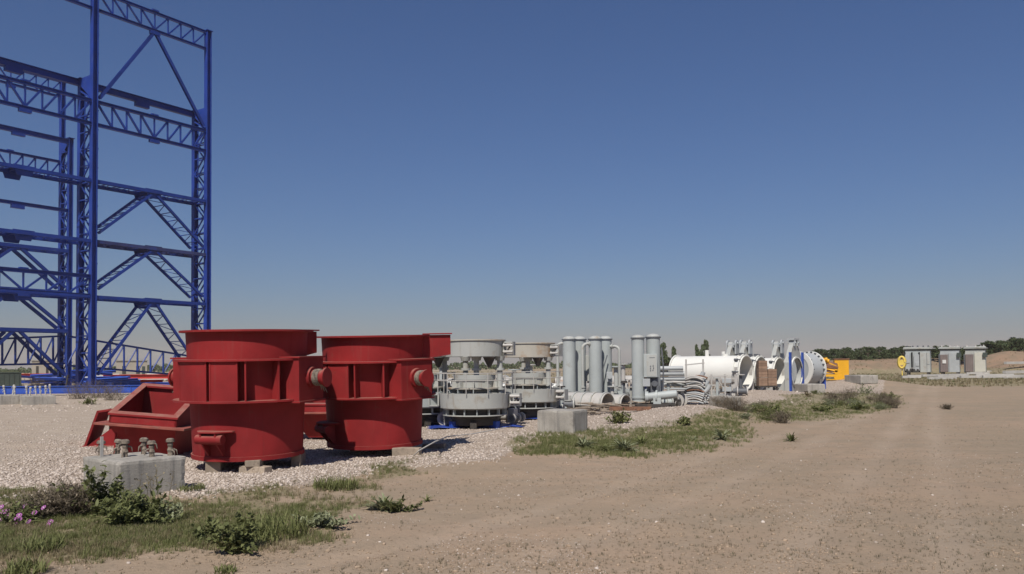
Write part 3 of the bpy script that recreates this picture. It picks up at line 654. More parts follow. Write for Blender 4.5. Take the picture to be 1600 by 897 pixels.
# ------------------------------------------------------------------ grey furnace vessels behind the farther ladle
def vessel(px, D, label, rz, ringmat, bandmat):
    p = onx(px, D); p.z = hz(p)
    t = thing('furnace_vessel', label, 'furnace vessel', p, facing(p) + rz, 'grey furnace vessels')
    MB().lathe([(.0, .12), (.80, .12), (.80, .36), (.98, .40), (.98, .46)], 40).build('base_ring', DARK, t)
    for k in range(6):
        a = 2 * math.pi * k / 6 + .4; MB().box((.78 * math.cos(a), .78 * math.sin(a), .12), (.30, .22, .26), a).build('foot', WBLUE if k % 2 else DARK, t, .01)
    c = MB()
    for z in (.44, .66): c.lathe([(.98, z), (1.10, z), (1.10, z + .035), (.98, z + .035)], 40)
    c.build('cage_ring', GREYL, t)
    c = MB().lathe([(.95, .40), (.95, .70)], 40).build('cage_wall', DARK, t)
    for k in range(16):
        a = 2 * math.pi * k / 16; MB().box((1.03 * math.cos(a), 1.03 * math.sin(a), .57), (.11, .03, .2), a).build('rib', GREY, t)
    MB().lathe([(.9, .70), (1.18, .70), (1.22, 1.20), (1.19, 1.20), (1.15, .72)], 48).build('band', bandmat, t)
    MB().lathe([(1.18, 1.10), (.66, 1.12)], 40).build('deck', DARK, t)  # deck coloured dark to paint in the shade of the cavity between tiers
    u = MB(); u.lathe([(.64, 1.20), (.64, 1.62), (.70, 1.64), (.70, 1.80), (.60, 1.80), (.58, 1.40)], 40); u.build('upper_tier', bandmat, t)
    MB().lathe([(.66, 1.33), (.92, 1.33), (.92, 1.38), (.66, 1.38)], 40).build('tier_ledge', CREAM, t)
    for k in range(10):
        a = 2 * math.pi * k / 10 + .2; MB().box((.78 * math.cos(a), .78 * math.sin(a), 1.26), (.26, .03, .13), a).build('rib', GREY, t); MB().box((.72 * math.cos(a), .72 * math.sin(a), 1.48), (.16, .03, .20), a).build('rib', GREYL, t)
    for k, (a, r) in enumerate(((-1.5, .40), (-.42, .90), (2.0, .7))):
        x, y = r * math.cos(a), r * math.sin(a)
        q = MB(); q.cyl((x, y, 1.1), (x, y, 2.45), .095, n=14); q.cyl((x, y, 1.95), (x, y, 2.03), .16, n=14); q.cyl((x, y, 1.30), (x, y, 1.36), .17, n=14); q.cyl((x, y, 2.28), (x, y, 2.42), .15, .19, n=14)
        q.build('post', GREYL, t)
    MB().lathe([(.88, 2.42), (1.0, 2.42), (1.02, 2.94), (.90, 2.94), (.86, 2.46)], 48).build('top_ring', ringmat, t)
    MB().lathe([(.86, 2.945), (1.06, 2.945), (1.06, 2.985), (.86, 2.985), (.86, 2.945)], 48).build('ring_lip', CREAM, t)
    MB().cyl((.45, -.62, 2.4), (.45, -.62, 2.05), .22, .05, 14).build('drain_cone', DARK, t)
    for r, z0, h, a in ((1.0, 2.45, .46, -.28), (1.0, 2.45, .46, 2.85), (1.2, .74, .42, -.24), (1.2, .74, .42, 2.9)):   # bolted clamps
        M3 = Matrix.Rotation(a, 3, 'Z')
        def w3(v): return M3 @ Vector(v)
        k = MB(); k.box(w3((r + .04, 0, z0 + h / 2)), (.05, .40, h), M=M3); k.box(w3((r + .2, 0, z0 + h - .02)), (.34, .40, .04), M=M3); k.box(w3((r + .2, 0, z0 + .02)), (.34, .40, .04), M=M3); k.box(w3((r + .36, 0, z0 + h / 2)), (.03, .40, h), M=M3)
        ko = k.build('clamp', bandmat, t)
        for zz in (.12, .34): MB().cyl(w3((r + .03, -.24, z0 + zz)), w3((r + .36, -.24, z0 + zz)), .05, n=10).build('bolt', WHITED, ko)
        MB().beam(w3((r + .1, -.21, z0 + .05)), w3((r + .34, -.21, z0 + h - .05)), .04, .05).build('strut', DARK, ko)
    rl = MB()
    for z in (1.62, 1.86): rl.path([(1.28 * math.cos(a), 1.28 * math.sin(a), z) for a in np.linspace(math.pi * 1.02, math.pi * 1.98, 24)], .016, 6)
    for a in np.linspace(math.pi * 1.05, math.pi * 1.95, 6): rl.cyl((1.28 * math.cos(a), 1.28 * math.sin(a), 1.16), (1.28 * math.cos(a), 1.28 * math.sin(a), 1.87), .016, n=6)
    rl.build('guard_rail', WHITED, t)
    return t
vessel(742, 28.4, 'grey furnace vessel with plain grey top ring, standing beside the farther ladle', R(3), GREYL, GREYL)
vessel(826, 33.0, 'grey furnace vessel with rust-stained cream top ring behind the bare concrete block', R(-8), CREAM, GREYL)
vessel(655, 29.6, 'grey furnace vessel mostly hidden behind the farther red ladle', R(25), CREAM, GREY)
def sheet(px, py, sx, sy, rz, label, mat, n=10, amp=.05):
    p = gnd(px, py); g = MB(); vs = []
    for j in range(n + 1):
        for i in range(n + 1):
            x = (i / n - .5) * sx * (1 + .1 * math.sin(j * 1.7)); y = (j / n - .5) * sy * (1 + .12 * math.sin(i * 1.3))
            vs.append((x, y, .02 + amp * abs(math.sin(i * 1.9 + j) * math.cos(j * 1.4 - i * .6))))
    g.add(vs, [(j * (n + 1) + i, j * (n + 1) + i + 1, (j + 1) * (n + 1) + i + 1, (j + 1) * (n + 1) + i) for j in range(n) for i in range(n)], True)
    o = g.build('tarpaulin', mat); o.location = (p.x, p.y, hz(p) + .02); o.rotation_euler.z = rz
    o.modifiers.new('thick', 'SOLIDIFY').thickness = .006
    return tag(o, label, 'tarpaulin')
sheet(742, 671, 3.0, 1.5, R(6), 'crumpled blue tarpaulin on ground under the middle grey vessel', TARP)
sheet(820, 657, 2.6, 1.6, R(-8), 'crumpled blue tarpaulin on ground under the right grey vessel', TARP)
o = MB().path([gnd(646, 712, .12), gnd(655, 704, .30), gnd(680, 690, .42), gnd(700, 682, .25), gnd(738, 678, .12), gnd(790, 668, .2)], .016, 6).build('bent_rod', WHITED); tag(o, 'thin pale bent rod on gravel leaning from under the farther ladle', 'rod')

# ------------------------------------------------------------------ grey tank towers
def tank(parent, x, y, z0, z1, r, mat=GREY, band=True):
    m = MB(); m.lathe([(r * .9, z0), (r, z0), (r, z1 - r * .55)], 28, M=Matrix.Translation((x, y, 0)))
    o = m.build('tank', mat, parent)
    dm = [(r * 1.02 * math.cos(k * math.pi / 14), z1 - r * .5 + r * .5 * math.sin(k * math.pi / 14)) for k in range(8)]
    MB().lathe(dm, 28, M=Matrix.Translation((x, y, 0))).build('dome', GREYL, o)
    f = MB(); f.lathe([(r, z1 - r * .62), (r * 1.14, z1 - r * .62), (r * 1.14, z1 - r * .46), (r, z1 - r * .46)], 28, M=Matrix.Translation((x, y, 0)))
    f.build('dome_flange', DGREY, o)
    if band: MB().lathe([(r, z0 + .28), (r * 1.12, z0 + .28), (r * 1.12, z0 + .36), (r, z0 + .36)], 28, M=Matrix.Translation((x, y, 0))).build('foot_flange', mat, o)
    return o
def elbow_pipe(parent, p0, p1, zt, zb, r=.075, mat=GREYL):
    p0 = Vector(p0); p1 = Vector(p1)
    pts = [(p0.x, p0.y, zt)]
    for k in range(7):
        a = k / 6 * math.pi / 2; q = p0.lerp(p1, .5 + .5 * math.sin(a)); pts.append((q.x, q.y, zt - .22 * (1 - math.cos(a))))
    pts.append((p1.x, p1.y, zb))
    m = MB().path(pts, r, 12); m.cyl((p1.x, p1.y, zb), (p1.x, p1.y, zb + .06), r * 1.8, n=14); m.cyl((p1.x, p1.y, zb + .12), (p1.x, p1.y, zb + .18), r * 1.7, n=14)
    q = p0.lerp(p1, .3); d = (p1 - p0).normalized(); m.cyl((q.x, q.y, zt), (q.x + d.x * .06, q.y + d.y * .06, zt), r * 1.7, n=14)
    return m.build('pipe', mat, parent)
p = onx(918, 42); p.z = hz(p)
t = thing('gas_dryer', 'grey gas dryer of four tall tanks with hooked side pipes, behind curved covers', 'gas dryer', p, facing(p), 'grey tank towers')
for x, y in ((-.92, 0), (.40, 0), (-.40, .95), (.92, .95)): tank(t, x, y, .25, 3.58 + .02 * y, .33)
elbow_pipe(t, (-1.05, 0, 0), (-1.50, -.05, 0), 3.22, .95); elbow_pipe(t, (.28, -.1, 0), (-.24, -.25, 0), 3.18, .85); elbow_pipe(t, (1.1, .8, 0), (1.62, .55, 0), 3.05, .85)
MB().box((.1, 1.0, 1.95), (1.5, .3, 1.35)).build('panel_box', GREYL, t, .01)
MB().box((0, .45, .14), (2.9, 1.7, .22)).build('skid', DGREY, t, .01)
v = MB(); v.box((1.1, .2, 1.5), (.3, .25, .5)); v.cyl((1.1, 0, 1.5), (1.1, -.12, 1.5), .1, n=14); v.build('valve_box', WGREY, t, .01)
v = MB(); v.path([(1.0, .3, 2.6), (.75, .1, 1.8), (.72, 0, .9)], .03, 8); v.path([(-.2, .1, .7), (.1, .1, .7), (.2, .1, 1.2)], .05, 8); v.build('hose', DGREY, t)
v = MB(); v.box((1.62, .55, .55), (.22, .22, .5)); v.cyl((1.3, .3, .4), (1.9, .3, .4), .16, n=16); v.build('valve_set', GREY, t)
v = MB(); v.box((-1.5, -.05, .6), (.30, .26, .6)); v.cyl((-1.5, -.22, .75), (-1.5, -.28, .75), .14, n=14); v.build('blue_valve', DGREY, t, .01)
p = onx(1009, 39.5); p.z = hz(p)
t = thing('gas_dryer', 'grey gas dryer of two tall tanks with a control cabinet on dark skid', 'gas dryer', p, facing(p), 'grey tank towers')
tank(t, -.36, 0, .22, 3.52, .30); tank(t, .36, .55, .30, 3.58, .33)
cb = MB().box((.22, -.02, 2.05), (.64, .42, 1.10)).build('cabinet', GREY, t, .012)
dr = MB().box((.27, -.236, 2.05), (.46, .012, 1.0)).build('cabinet_door', GREYL, cb, .004)
lb = MB(); lb.box((.3, -.246, 2.42), (.26, .006, .025))
for dx, dz in ((.22, 2.0), (.22, 1.9), (.22, 1.8), (.34, 2.02), (.36, 1.92), (.33, 1.82)): lb.box((dx, -.246, dz), (.05, .006, .06)); lb.box((dx + .01, -.246, dz + .045), (.02, .006, .03))
lb.build('stencil_marks', DGREY, cb)
v = MB(); v.box((.02, -.25, 1.25), (.34, .22, .36)); v.build('valve_box', WGREY, t, .01)
v = MB(); v.box((.36, .15, 1.1), (.5, .35, .8)); v.cyl((.4, -.05, 1.2), (.4, -.2, 1.2), .14, n=14); v.cyl((.55, -.1, .5), (.55, -.1, 1.1), .09, n=12); v.path([(.75, .2, 2.9), (.82, .1, 2.0), (.8, 0, .9)], .035, 8); v.build('regulator', DGREY, t)
hp = MB(); hp.cyl((.1, -.35, .58), (1.42, -.5, .72), .19, n=22); hp.cyl((.45, -.39, .6), (.53, -.4, .6), .30, n=22); hp.cyl((-.05, -.35, .58), (.1, -.35, .58), .26, n=22); hp.box((.5, -.4, .35), (.35, .4, .4)); hp.build('horizontal_pipe', GREY, t)
sk = MB(); sk.box((.35, -.62, .18), (2.0, .16, .16)); sk.box((.35, .55, .18), (2.0, .16, .16)); sk.box((-.5, 0, .17), (.16, 1.4, .12)); sk.box((1.1, 0, .17), (.16, 1.4, .12)); sk.build('skid', DARK, t, .008)
for i, (px, D, r, lab) in enumerate(((917, 38.4, .56, 'ribbed white half-round metal cover lying in front of the four-tank dryer'), (962, 38.6, .46, 'smaller half-round metal cover with open dark end, right of the ribbed white cover'))):
    p = onx(px, D); p.z = hz(p) + .28
    L = 1.15 if i == 0 else .55
    t = thing('half_round_cover', lab, 'metal cover', p, R(-40), 'half-round metal covers')
    MX = Matrix.Rotation(math.pi / 2, 4, 'Y') @ Matrix.Rotation(math.pi / 2, 4, 'Z')
    def arc(prof, n=20): return MB().lathe(prof, n, 0, math.pi, M=Matrix.Rotation(R(90), 4, 'Y') @ Matrix.Rotation(R(90), 4, 'Z'))
    arc([(r, -L), (r, L), (r - .03, L), (r - .03, -L), (r, -L)]).build('shell', WHITED, t)
    for k in range(5 if i == 0 else 2):
        z = -L + .1 + k * (2 * L - .2) / (4 if i == 0 else 1); arc([(r, z - .035), (r + .05, z - .035), (r + .05, z + .035), (r, z + .035)]).build('rib', GREYL, t)
def plank(px, py, z, L, w, h, rz, label, mat, name='plank', cat='plank', group='planks and scrap round the dryers', ry=0.0):
    p = gnd(px, py); o = MB().box((0, 0, h / 2), (L, w, h)).build(name, mat, None, min(.012, h / 4))
    o.location = (p.x, p.y, hz(p) + z); o.rotation_euler = (0, ry, rz); return tag(o, label, cat, group)
for i in range(34):
    plank(892 + i * 3.2 + rnd.uniform(-8, 8), 651 - i * .2 + rnd.uniform(-6, 3), .06 + .06 * (i % 6), rnd.uniform(.7, 1.9), rnd.uniform(.10, .2), .05, R(rnd.uniform(-45, 40)),
          'weathered plank in the untidy pile below the half-round covers', WOOD, ry=R(rnd.uniform(-8, 8)))
plank(985, 652, .08, 1.7, .22, .16, R(-12), 'thick brown timber beam at front of the dryer skid', RUST, 'timber_baulk', 'timber')
for i in range(5):
    plank(930 + i * 14, 640, .25, .9, .10, .10, R(-40 + 25 * i), 'short rusty bar lying across the plank pile under the covers', RUST, 'steel_bar', 'steel bar', ry=R(10))

def machine_part(px, D, k, mat, mat2, sc_=1.0):
    p = onx(px, D); r = random.Random(500 + k)
    t = thing('valve_part', 'small grey valve and flange assembly lying among the clutter round vessels and dryers', 'machine part', (p.x, p.y, hz(p)), r.uniform(0, 6.28), 'grey machine parts round the vessels and dryers')
    t.scale = (sc_,) * 3
    L = r.uniform(.5, 1.3); rr = r.uniform(.08, .2); z = rr + .12; h = r.uniform(.4, 1.2)
    MB().cyl((-L / 2, 0, z), (L / 2, 0, z), rr, n=14).build('pipe', mat, t)
    for x in (-L / 2, L / 2 - .06, 0): MB().cyl((x, 0, z), (x + .06, 0, z), rr * 1.7, n=14).build('flange', mat2, t)
    MB().cyl((L * .2, 0, z), (L * .2, 0, z + h), rr * .55, n=12).build('stem', mat, t)
    MB().cyl((L * .2, 0, z + h), (L * .2, 0, z + h + .05), rr * 1.5, n=16).build('hand_wheel', mat2, t)
    MB().box((-L * .2, .05, z + rr + .1), (.3, .24, .26)).build('actuator', mat2, t, .01)
MC = [(688, 29.5), (700, 31), (792, 30.5), (806, 29.8), (862, 34), (872, 35.5), (866, 36.5), (880, 38), (896, 39.5), (930, 40.2), (958, 40.5), (972, 39.8), (980, 41), (1040, 40.6), (1048, 41.5), (1058, 42), (1030, 42), (780, 36), (768, 37), (715, 36), (730, 38), (850, 38), (845, 41), (690, 39), (966, 43), (1115, 46.5), (1140, 47.5), (1150, 49)]
for k, (px, D) in enumerate(MC): machine_part(px, D, k, (GREYL, GREY, WHITED, DGREY)[k % 4], (WHITED, GREYL, DARK)[k % 3])
for k in range(34): machine_part(rnd.uniform(672, 1000), rnd.uniform(45, 60), 60 + k, (GREYL, WHITE, WHITED, GREY, CREAM)[k % 5], (WHITED, DARK, GREYL, GREY)[k % 4], rnd.uniform(1.0, 1.6))

# ------------------------------------------------------------------ stacked bent pipes and their rack
p = onx(1072, 44); p.z = hz(p)
t = thing('pipe_rack', 'thin pale scaffold rack around the stacked bent pipes', 'pipe rack', p, facing(p))
for x, y, h in ((0, -.15, 2.35), (.88, .15, 2.35), (1.30, .3, 1.55), (2.0, .5, 1.55)): MB().cyl((x, y, 0), (x, y, h), .045, n=10).build('post', WHITED, t)
MB().beam((-.05, -.15, 2.05), (.95, .15, 2.15), .05, .06).build('rail', WHITED, t)
MB().beam((1.2, .3, 1.42), (2.15, .5, 1.46), .05, .06).build('rail', WHITED, t)
for i in range(4):
    z = 1.88 - i * .28; o = MB(); y = -.1 + .12 * i
    o.cyl((-1.35, y, z), (-.15 + .06 * i, y, z), .125, n=18); q = o.build('steel_pipe', WGREY); q.location = p; q.rotation_euler.z = facing(p)
    tag(q, 'thick pale grey straight pipe lying in the rack, one of the stacked four', 'pipe', 'thick straight pipes in the rack')
for i in range(4):
    o = MB(); x0 = .15 + .1 * i; z0 = 1.15 - .22 * i
    pts = [(x0 + .75 * math.sin(a), -.15 - .1 * i, z0 + .75 * (1 - math.cos(a)) * .9) for a in np.linspace(.1, 1.35, 9)]
    q = o.path(pts, .12, 14).build('pipe_elbow', WGREY); q.location = p; q.rotation_euler.z = facing(p)
    tag(q, 'thick pale pipe elbow curving up beside the straight pipes in the rack', 'pipe elbow', 'thick pipe elbows in the rack')
for i in range(46):
    r = .035 + .02 * rnd.random(); lay = i % 12; x0 = -.05 + .1 * (i // 12) + rnd.uniform(-.05, .1); z0 = .12 + lay * .115 + rnd.uniform(-.02, .02)
    yy = -.45 + .14 * (i // 12); bend = rnd.uniform(.15, .4)
    pts = [(x0 - 1.2 * (i % 3 == 0), yy + .3, z0 + .02)] + [(x0 + .85 * k / 6, yy - .25 * k / 6, z0 + bend * .5 * math.sin(k / 6 * 2.6) - .12 * k / 6) for k in range(7)]
    q = MB().path(pts, r, 8).build('bent_pipe', (WGREY, WHITED, RUST)[(i * 7) % 3 if i % 5 == 0 else i % 2]); q.location = p; q.rotation_euler.z = facing(p)
    tag(q, 'thin bent steel tube in the tangled stack at the bent end of the pipe rack', 'tube', 'thin bent tubes in the rack')
t = thing('steel_trestle', 'pale steel trestle with braced legs in front of the first white pipe', 'trestle', onx(1128, 47), facing(onx(1128, 47)))
for x in (-.75, -.2, .45): MB().beam((x, 0, 0), (x, 0, 1.35), .07, .07).build('leg', WHITED, t)
for z in (.45, .95, 1.33): MB().beam((-.85, 0, z), (.7, 0, z), .06, .07).build('rail', WHITED, t)
for a, b in ((-.75, -.2), (.45, -.2)): MB().beam((a, -.05, .1), (b, -.05, 1.25), .05, .05).build('strut', WHITED, t)
for z in (1.2, .72): MB().box((.25, -.08, z), (.5, .3, .25)).build('bracket_box', WGREY, t, .01)
for k in range(3): MB().cyl((-.55 + .5 * k, -.3, .2), (-.55 + .5 * k, .3, .2), .16, n=14).build('roller', WHITED, t)

# ------------------------------------------------------------------ big white pipes, ring frames, drum
AX = -40
def big_pipe(px, py, D, r, L, label):
    o_ = at(px, py, D); t = thing('white_pipe', label, 'pipe', (o_.x, o_.y, 0), R(AX), 'big white pipes')
    zc = o_.z; M = Matrix.Translation((0, 0, zc)) @ Matrix.Rotation(R(90), 4, 'Y')
    MB().lathe([(r, -L), (r, 0), (r - .04, 0), (r - .04, -L), (r, -L)], 56, M=M).build('tube', WHITE, t)
    for z in (-.16, -L + .02): MB().lathe([(r, z), (r + .11, z), (r + .11, z + .08), (r, z + .08)], 56, M=M).build('flange', WHITE, t)
    MB().lathe([(r, -.45), (r + .06, -.45), (r + .06, -.40), (r, -.40)], 56, M=M).build('flange', WHITE, t)
    for k in range(9):
        a = 2 * math.pi * k / 9 + .3; y, z = (r + .12) * math.cos(a), zc + (r + .12) * math.sin(a)
        b = MB(); b.box((-.30, y, z), (.26, .10, .12), M=Matrix.Rotation(-a + math.pi / 2, 3, 'X').transposed()); b.cyl((-.42, y, z), (-.02, y, z), .035, n=8); b.build('clamp', DGREY, t)
    for y in (-r - .02, r + .02):                           # support legs at the open end
        MB().beam((-.2, y, 0), (-.2, y, zc + .35), .20, .16, (0, 1, 0)).build('leg', WHITED, t)
    for x in (-.25, -L + .6):
        MB().prism([(x, -r * .8, 0), (x, r * .8, 0), (x, r * .62, zc - r * .72), (x, -r * .62, zc - r * .72)], (.12, 0, 0)).build('saddle', DGREY, t)
        for y in (-.5, .5): MB().beam((x, y * r, 0), (x, y * r * .7, zc - r * .8), .08, .08, (0, 1, 0)).build('strut', WHITED, t)
    nz = MB(); nz.cyl((-L * .55, 0, zc + r - .05), (-L * .55, 0, zc + r + .38), .13, n=16); nz.cyl((-L * .3, .1, zc + r - .05), (-L * .3, .1, zc + r + .12), .2, n=16); nz.build('nozzle', WHITE, t)
    return t
big_pipe(1167, 582, 52, 1.06, 4.9, 'big white open pipe, longest in view, its lit lining visible beside the crates')
big_pipe(1190, 582, 55, 1.05, 4.9, 'big white open pipe with brown crates stacked in its mouth')
big_pipe(1219, 583, 58.5, 1.07, 4.9, 'big white open pipe beside the frame with blue strips')
t = thing('crate_stand', 'low dark trestle under the brown crates in the pipe mouth', 'trestle', onx(1198, 53.6), R(AX + 40))
MB().box((0, .1, .66), (1.25, .75, .08)).build('top', DARK, t)
for x in (-.55, .55):
    for y in (-.2, .4): MB().beam((x, y, 0), (x, y, .62), .08, .08).build('leg', DARK, t)
cp = onx(1198, 53.6)
for i in range(2):
    for j in range(3 - i):
        o = thing('crate', ('brown wooden crate in left column of the pipe-mouth stack, ' if i == 0 else 'brown wooden crate in right column of the pipe-mouth stack, ') + ('bottom one', 'second from bottom', 'top one')[j], 'crate',
                  (cp.x - .3 + .60 * i, cp.y + .1, .705 + j * .545), 0, 'brown crates in the pipe mouth')
        MB().box((0, 0, .265), (.54, .56, .53)).build('box', CRATE, o, .006)
        for z in (.09, .27, .45): MB().box((0, -.288, z), (.56, .016, .15)).build('board', CRATE, o)
def ring_frame(px, D, label, h=3.75, hw=1.25, blue=False, mat=GREYL, hole=.98):
    p = onx(px, D); t = thing('ring_frame', label, 'ring frame', (p.x, p.y, 0), R(AX), 'pale gable-topped ring frames')
    out = [(-hw, 0), (hw, 0), (hw, 2.2), (.42, h - .35), (.30, h), (-.30, h), (-.42, h - .35), (-hw, 2.2)]
    zc = 1.52; an = sorted(set([2 * math.pi * k / 48 for k in range(48)] + [math.atan2(z - zc, y) % (2 * math.pi) for y, z in out]))
    def hit(a):
        d = (math.cos(a), math.sin(a)); best = 1e9
        for i in range(len(out)):
            (y0, z0), (y1, z1) = out[i], out[(i + 1) % len(out)]; ey, ez = y1 - y0, z1 - z0; den = d[0] * ez - d[1] * ey
            if abs(den) < 1e-9: continue
            tt = (y0 * ez - (z0 - zc) * ey) / den; uu = (y0 * d[1] - (z0 - zc) * d[0]) / den
            if tt > 1e-6 and -1e-6 <= uu <= 1 + 1e-6: best = min(best, tt)
        return best
    n = len(an); vs = []; T = .16
    for x in (T, -T):
        for a in an:
            k = hit(a); vs.append((x, k * math.cos(a), zc + k * math.sin(a)))
        for a in an: vs.append((x, hole * math.cos(a), zc + hole * math.sin(a)))
    fs = []
    for i in range(n):
        j = (i + 1) % n
        fs += [(i, j, n + j, n + i), (2 * n + j, 2 * n + i, 3 * n + i, 3 * n + j), (j, i, 2 * n + i, 2 * n + j), (n + i, n + j, 3 * n + j, 3 * n + i)]
    MB().add(vs, fs).build('plate', mat, t)
    MB().lathe([(hole, T), (hole + .09, T), (hole + .09, T + .10), (hole, T + .10)], 40, M=Matrix.Translation((0, 0, zc)) @ Matrix.Rotation(R(90), 4, 'Y')).build('ring_rim', WHITE, t)
    hd = MB()
    if blue: hd.box((0, 0, h + .05), (.5, .95, .12))
    else:
        for x in (-.34, .34): hd.cyl((x - .06, 0, h - .12), (x + .06, 0, h - .12), .26, n=18); hd.prism([(x - .05, -.26, h - .9), (x - .05, .26, h - .9), (x - .05, .26, h - .12), (x - .05, -.26, h - .12)], (.10, 0, 0))
        hd.cyl((-.5, 0, h - .1), (.5, 0, h - .1), .09, n=12)
    for y in (-.3, .3): hd.box((.22, y, h - .22), (.10, .18, .40)); hd.cyl((-.2, y, h - .2), (.33, y, h - .2), .08, n=12)
    hd.build('lifting_head', WGREY, t)
    if blue:
        for y in (-hw + .13, hw - .13): MB().box((T + .05, y, 1.45), (.10, .26, 2.9)).build('blue_strip', WBLUE, t)
    for y in (-hw * .8, hw * .8): MB().prism([(-.9, y, 0), (-T, y, 0), (-T, y, 1.2)], (0, .06, 0)).build('gusset', mat, t)
    return t
ring_frame(1145, 62, 'pale gable-topped ring frame behind the first white pipe, left one of two')
ring_frame(1166, 61, 'pale gable-topped ring frame behind the first white pipe, right one of two')
ring_frame(1216, 64, 'pale gable-topped ring frame just left of the one with blue strips', 3.8)
ring_frame(1240, 58, 'pale ring frame with two bright blue vertical strips flanking its opening', 3.75, 1.25, True)
p = at(1258, 577, 63)
t = thing('bolted_drum', 'short pale grey drum with bolted flanges, left of the yellow machine', 'drum', (p.x, p.y, 0), R(34))
M = Matrix.Translation((0, 0, p.z)) @ Matrix.Rotation(R(90), 4, 'Y')
MB().lathe([(0, -.9), (1.22, -.9), (1.22, .7), (0, .7)], 48, M=M).build('shell', WGREY, t)
MB().lathe([(1.0, -.94), (1.36, -.94), (1.36, -.82), (1.22, -.82)], 48, M=M).build('flange', WHITE, t)
MB().lathe([(1.22, .58), (1.36, .58), (1.36, .72), (1.22, .72)], 48, M=M).build('flange', WHITE, t)
for k in range(22):
    a = 2 * math.pi * k / 22
    for x in (-.76, .50): MB().cyl((x - .07, 1.29 * math.cos(a), p.z + 1.29 * math.sin(a)), (x + .08, 1.29 * math.cos(a), p.z + 1.29 * math.sin(a)), .055, n=8).build('bolt', DGREY, t)
for x in (-.8, .5): MB().prism([(x, -1.0, 0), (x, 1.0, 0), (x, .8, p.z - .85), (x, -.8, p.z - .85)], (.12, 0, 0)).build('saddle', RUST if x < 0 else DGREY, t)
MB().box((.95, -.9, .75), (.16, .3, 1.5)).build('blue_prop', WBLUE, t)
MB().box((-1.0, -.9, .35), (.5, .12, .10)).build('yellow_bar', YEL, t)

# yellow machine and cabinet
p = onx(1314, 72); p.z = hz(p)
t = thing('yellow_cabinet', 'tall plain yellow steel cabinet with dark brown roof, right of the yellow machine', 'cabinet', p, facing(p) + R(8))
MB().box((0, 0, 1.15), (1.15, .9, 1.8)).build('body', YEL, t, .02); MB().box((0, 0, 2.09), (1.28, 1.02, .10)).build('roof', RUST, t, .01)
MB().box((.02, -.455, 1.15), (1.0, .012, 1.62)).build('door', YEL, t, .005); MB().box((0, 0, .16), (1.1, .86, .24)).build('plinth', DARK, t)
p = onx(1294, 68); p.z = hz(p) + .1
t = thing('yellow_machine', 'jumbled yellow and rusty machine between the grey drum and yellow cabinet', 'machine', p, facing(p))
for y in (-.45, .45): MB().box((0, y, .35), (2.1, .12, .18)).build('base_rail', YEL, t)
for x in (-.9, -.3, .5): MB().box((x, 0, .25), (.14, 1.0, .3)).build('cross_bar', YEL, t)
MB().cyl((-.35, 0, 1.15), (.75, 0, .95), .42, .36, n=22).build('motor', RUST, t)
MB().cyl((-.45, -.2, 1.55), (.1, -.25, 1.5), .18, n=16).build('pump', YEL, t)
MB().cyl((-.2, -.45, 1.65), (-.05, -.45, 1.65), .16, n=16).build('pulley', YEL, t)
MB().box((-.75, -.1, 1.0), (.3, .6, .9)).build('gear_case', DARK, t, .02)
for a, b in (((-.95, -.3, .4), (-.6, -.3, 1.7)), ((-.6, -.3, 1.7), (.8, -.3, 1.0)), ((-.9, -.3, 1.9), (.0, .1, 1.65)), ((.9, -.3, .3), (.75, -.3, 1.35)), ((-.6, -.48, .9), (.7, -.48, .8)), ((-.5, -.5, .6), (.8, -.5, .55))):
    MB().beam(a, b, .08, .10).build('strut', YEL, t)
for k in range(3): MB().path([(-.8, -.4, .5 + .2 * k), (-.2, -.55, .75 + .15 * k), (.5, -.5, .5 + .2 * k)], .05, 8).build('pipe', YEL if k % 2 else RUST, t)
plank(1303, 607, .02, 1.4, .25, .08, R(-25), 'flat yellow bar on the gravel below the yellow cabinet', YEL, 'yellow_bar', 'steel bar', None)

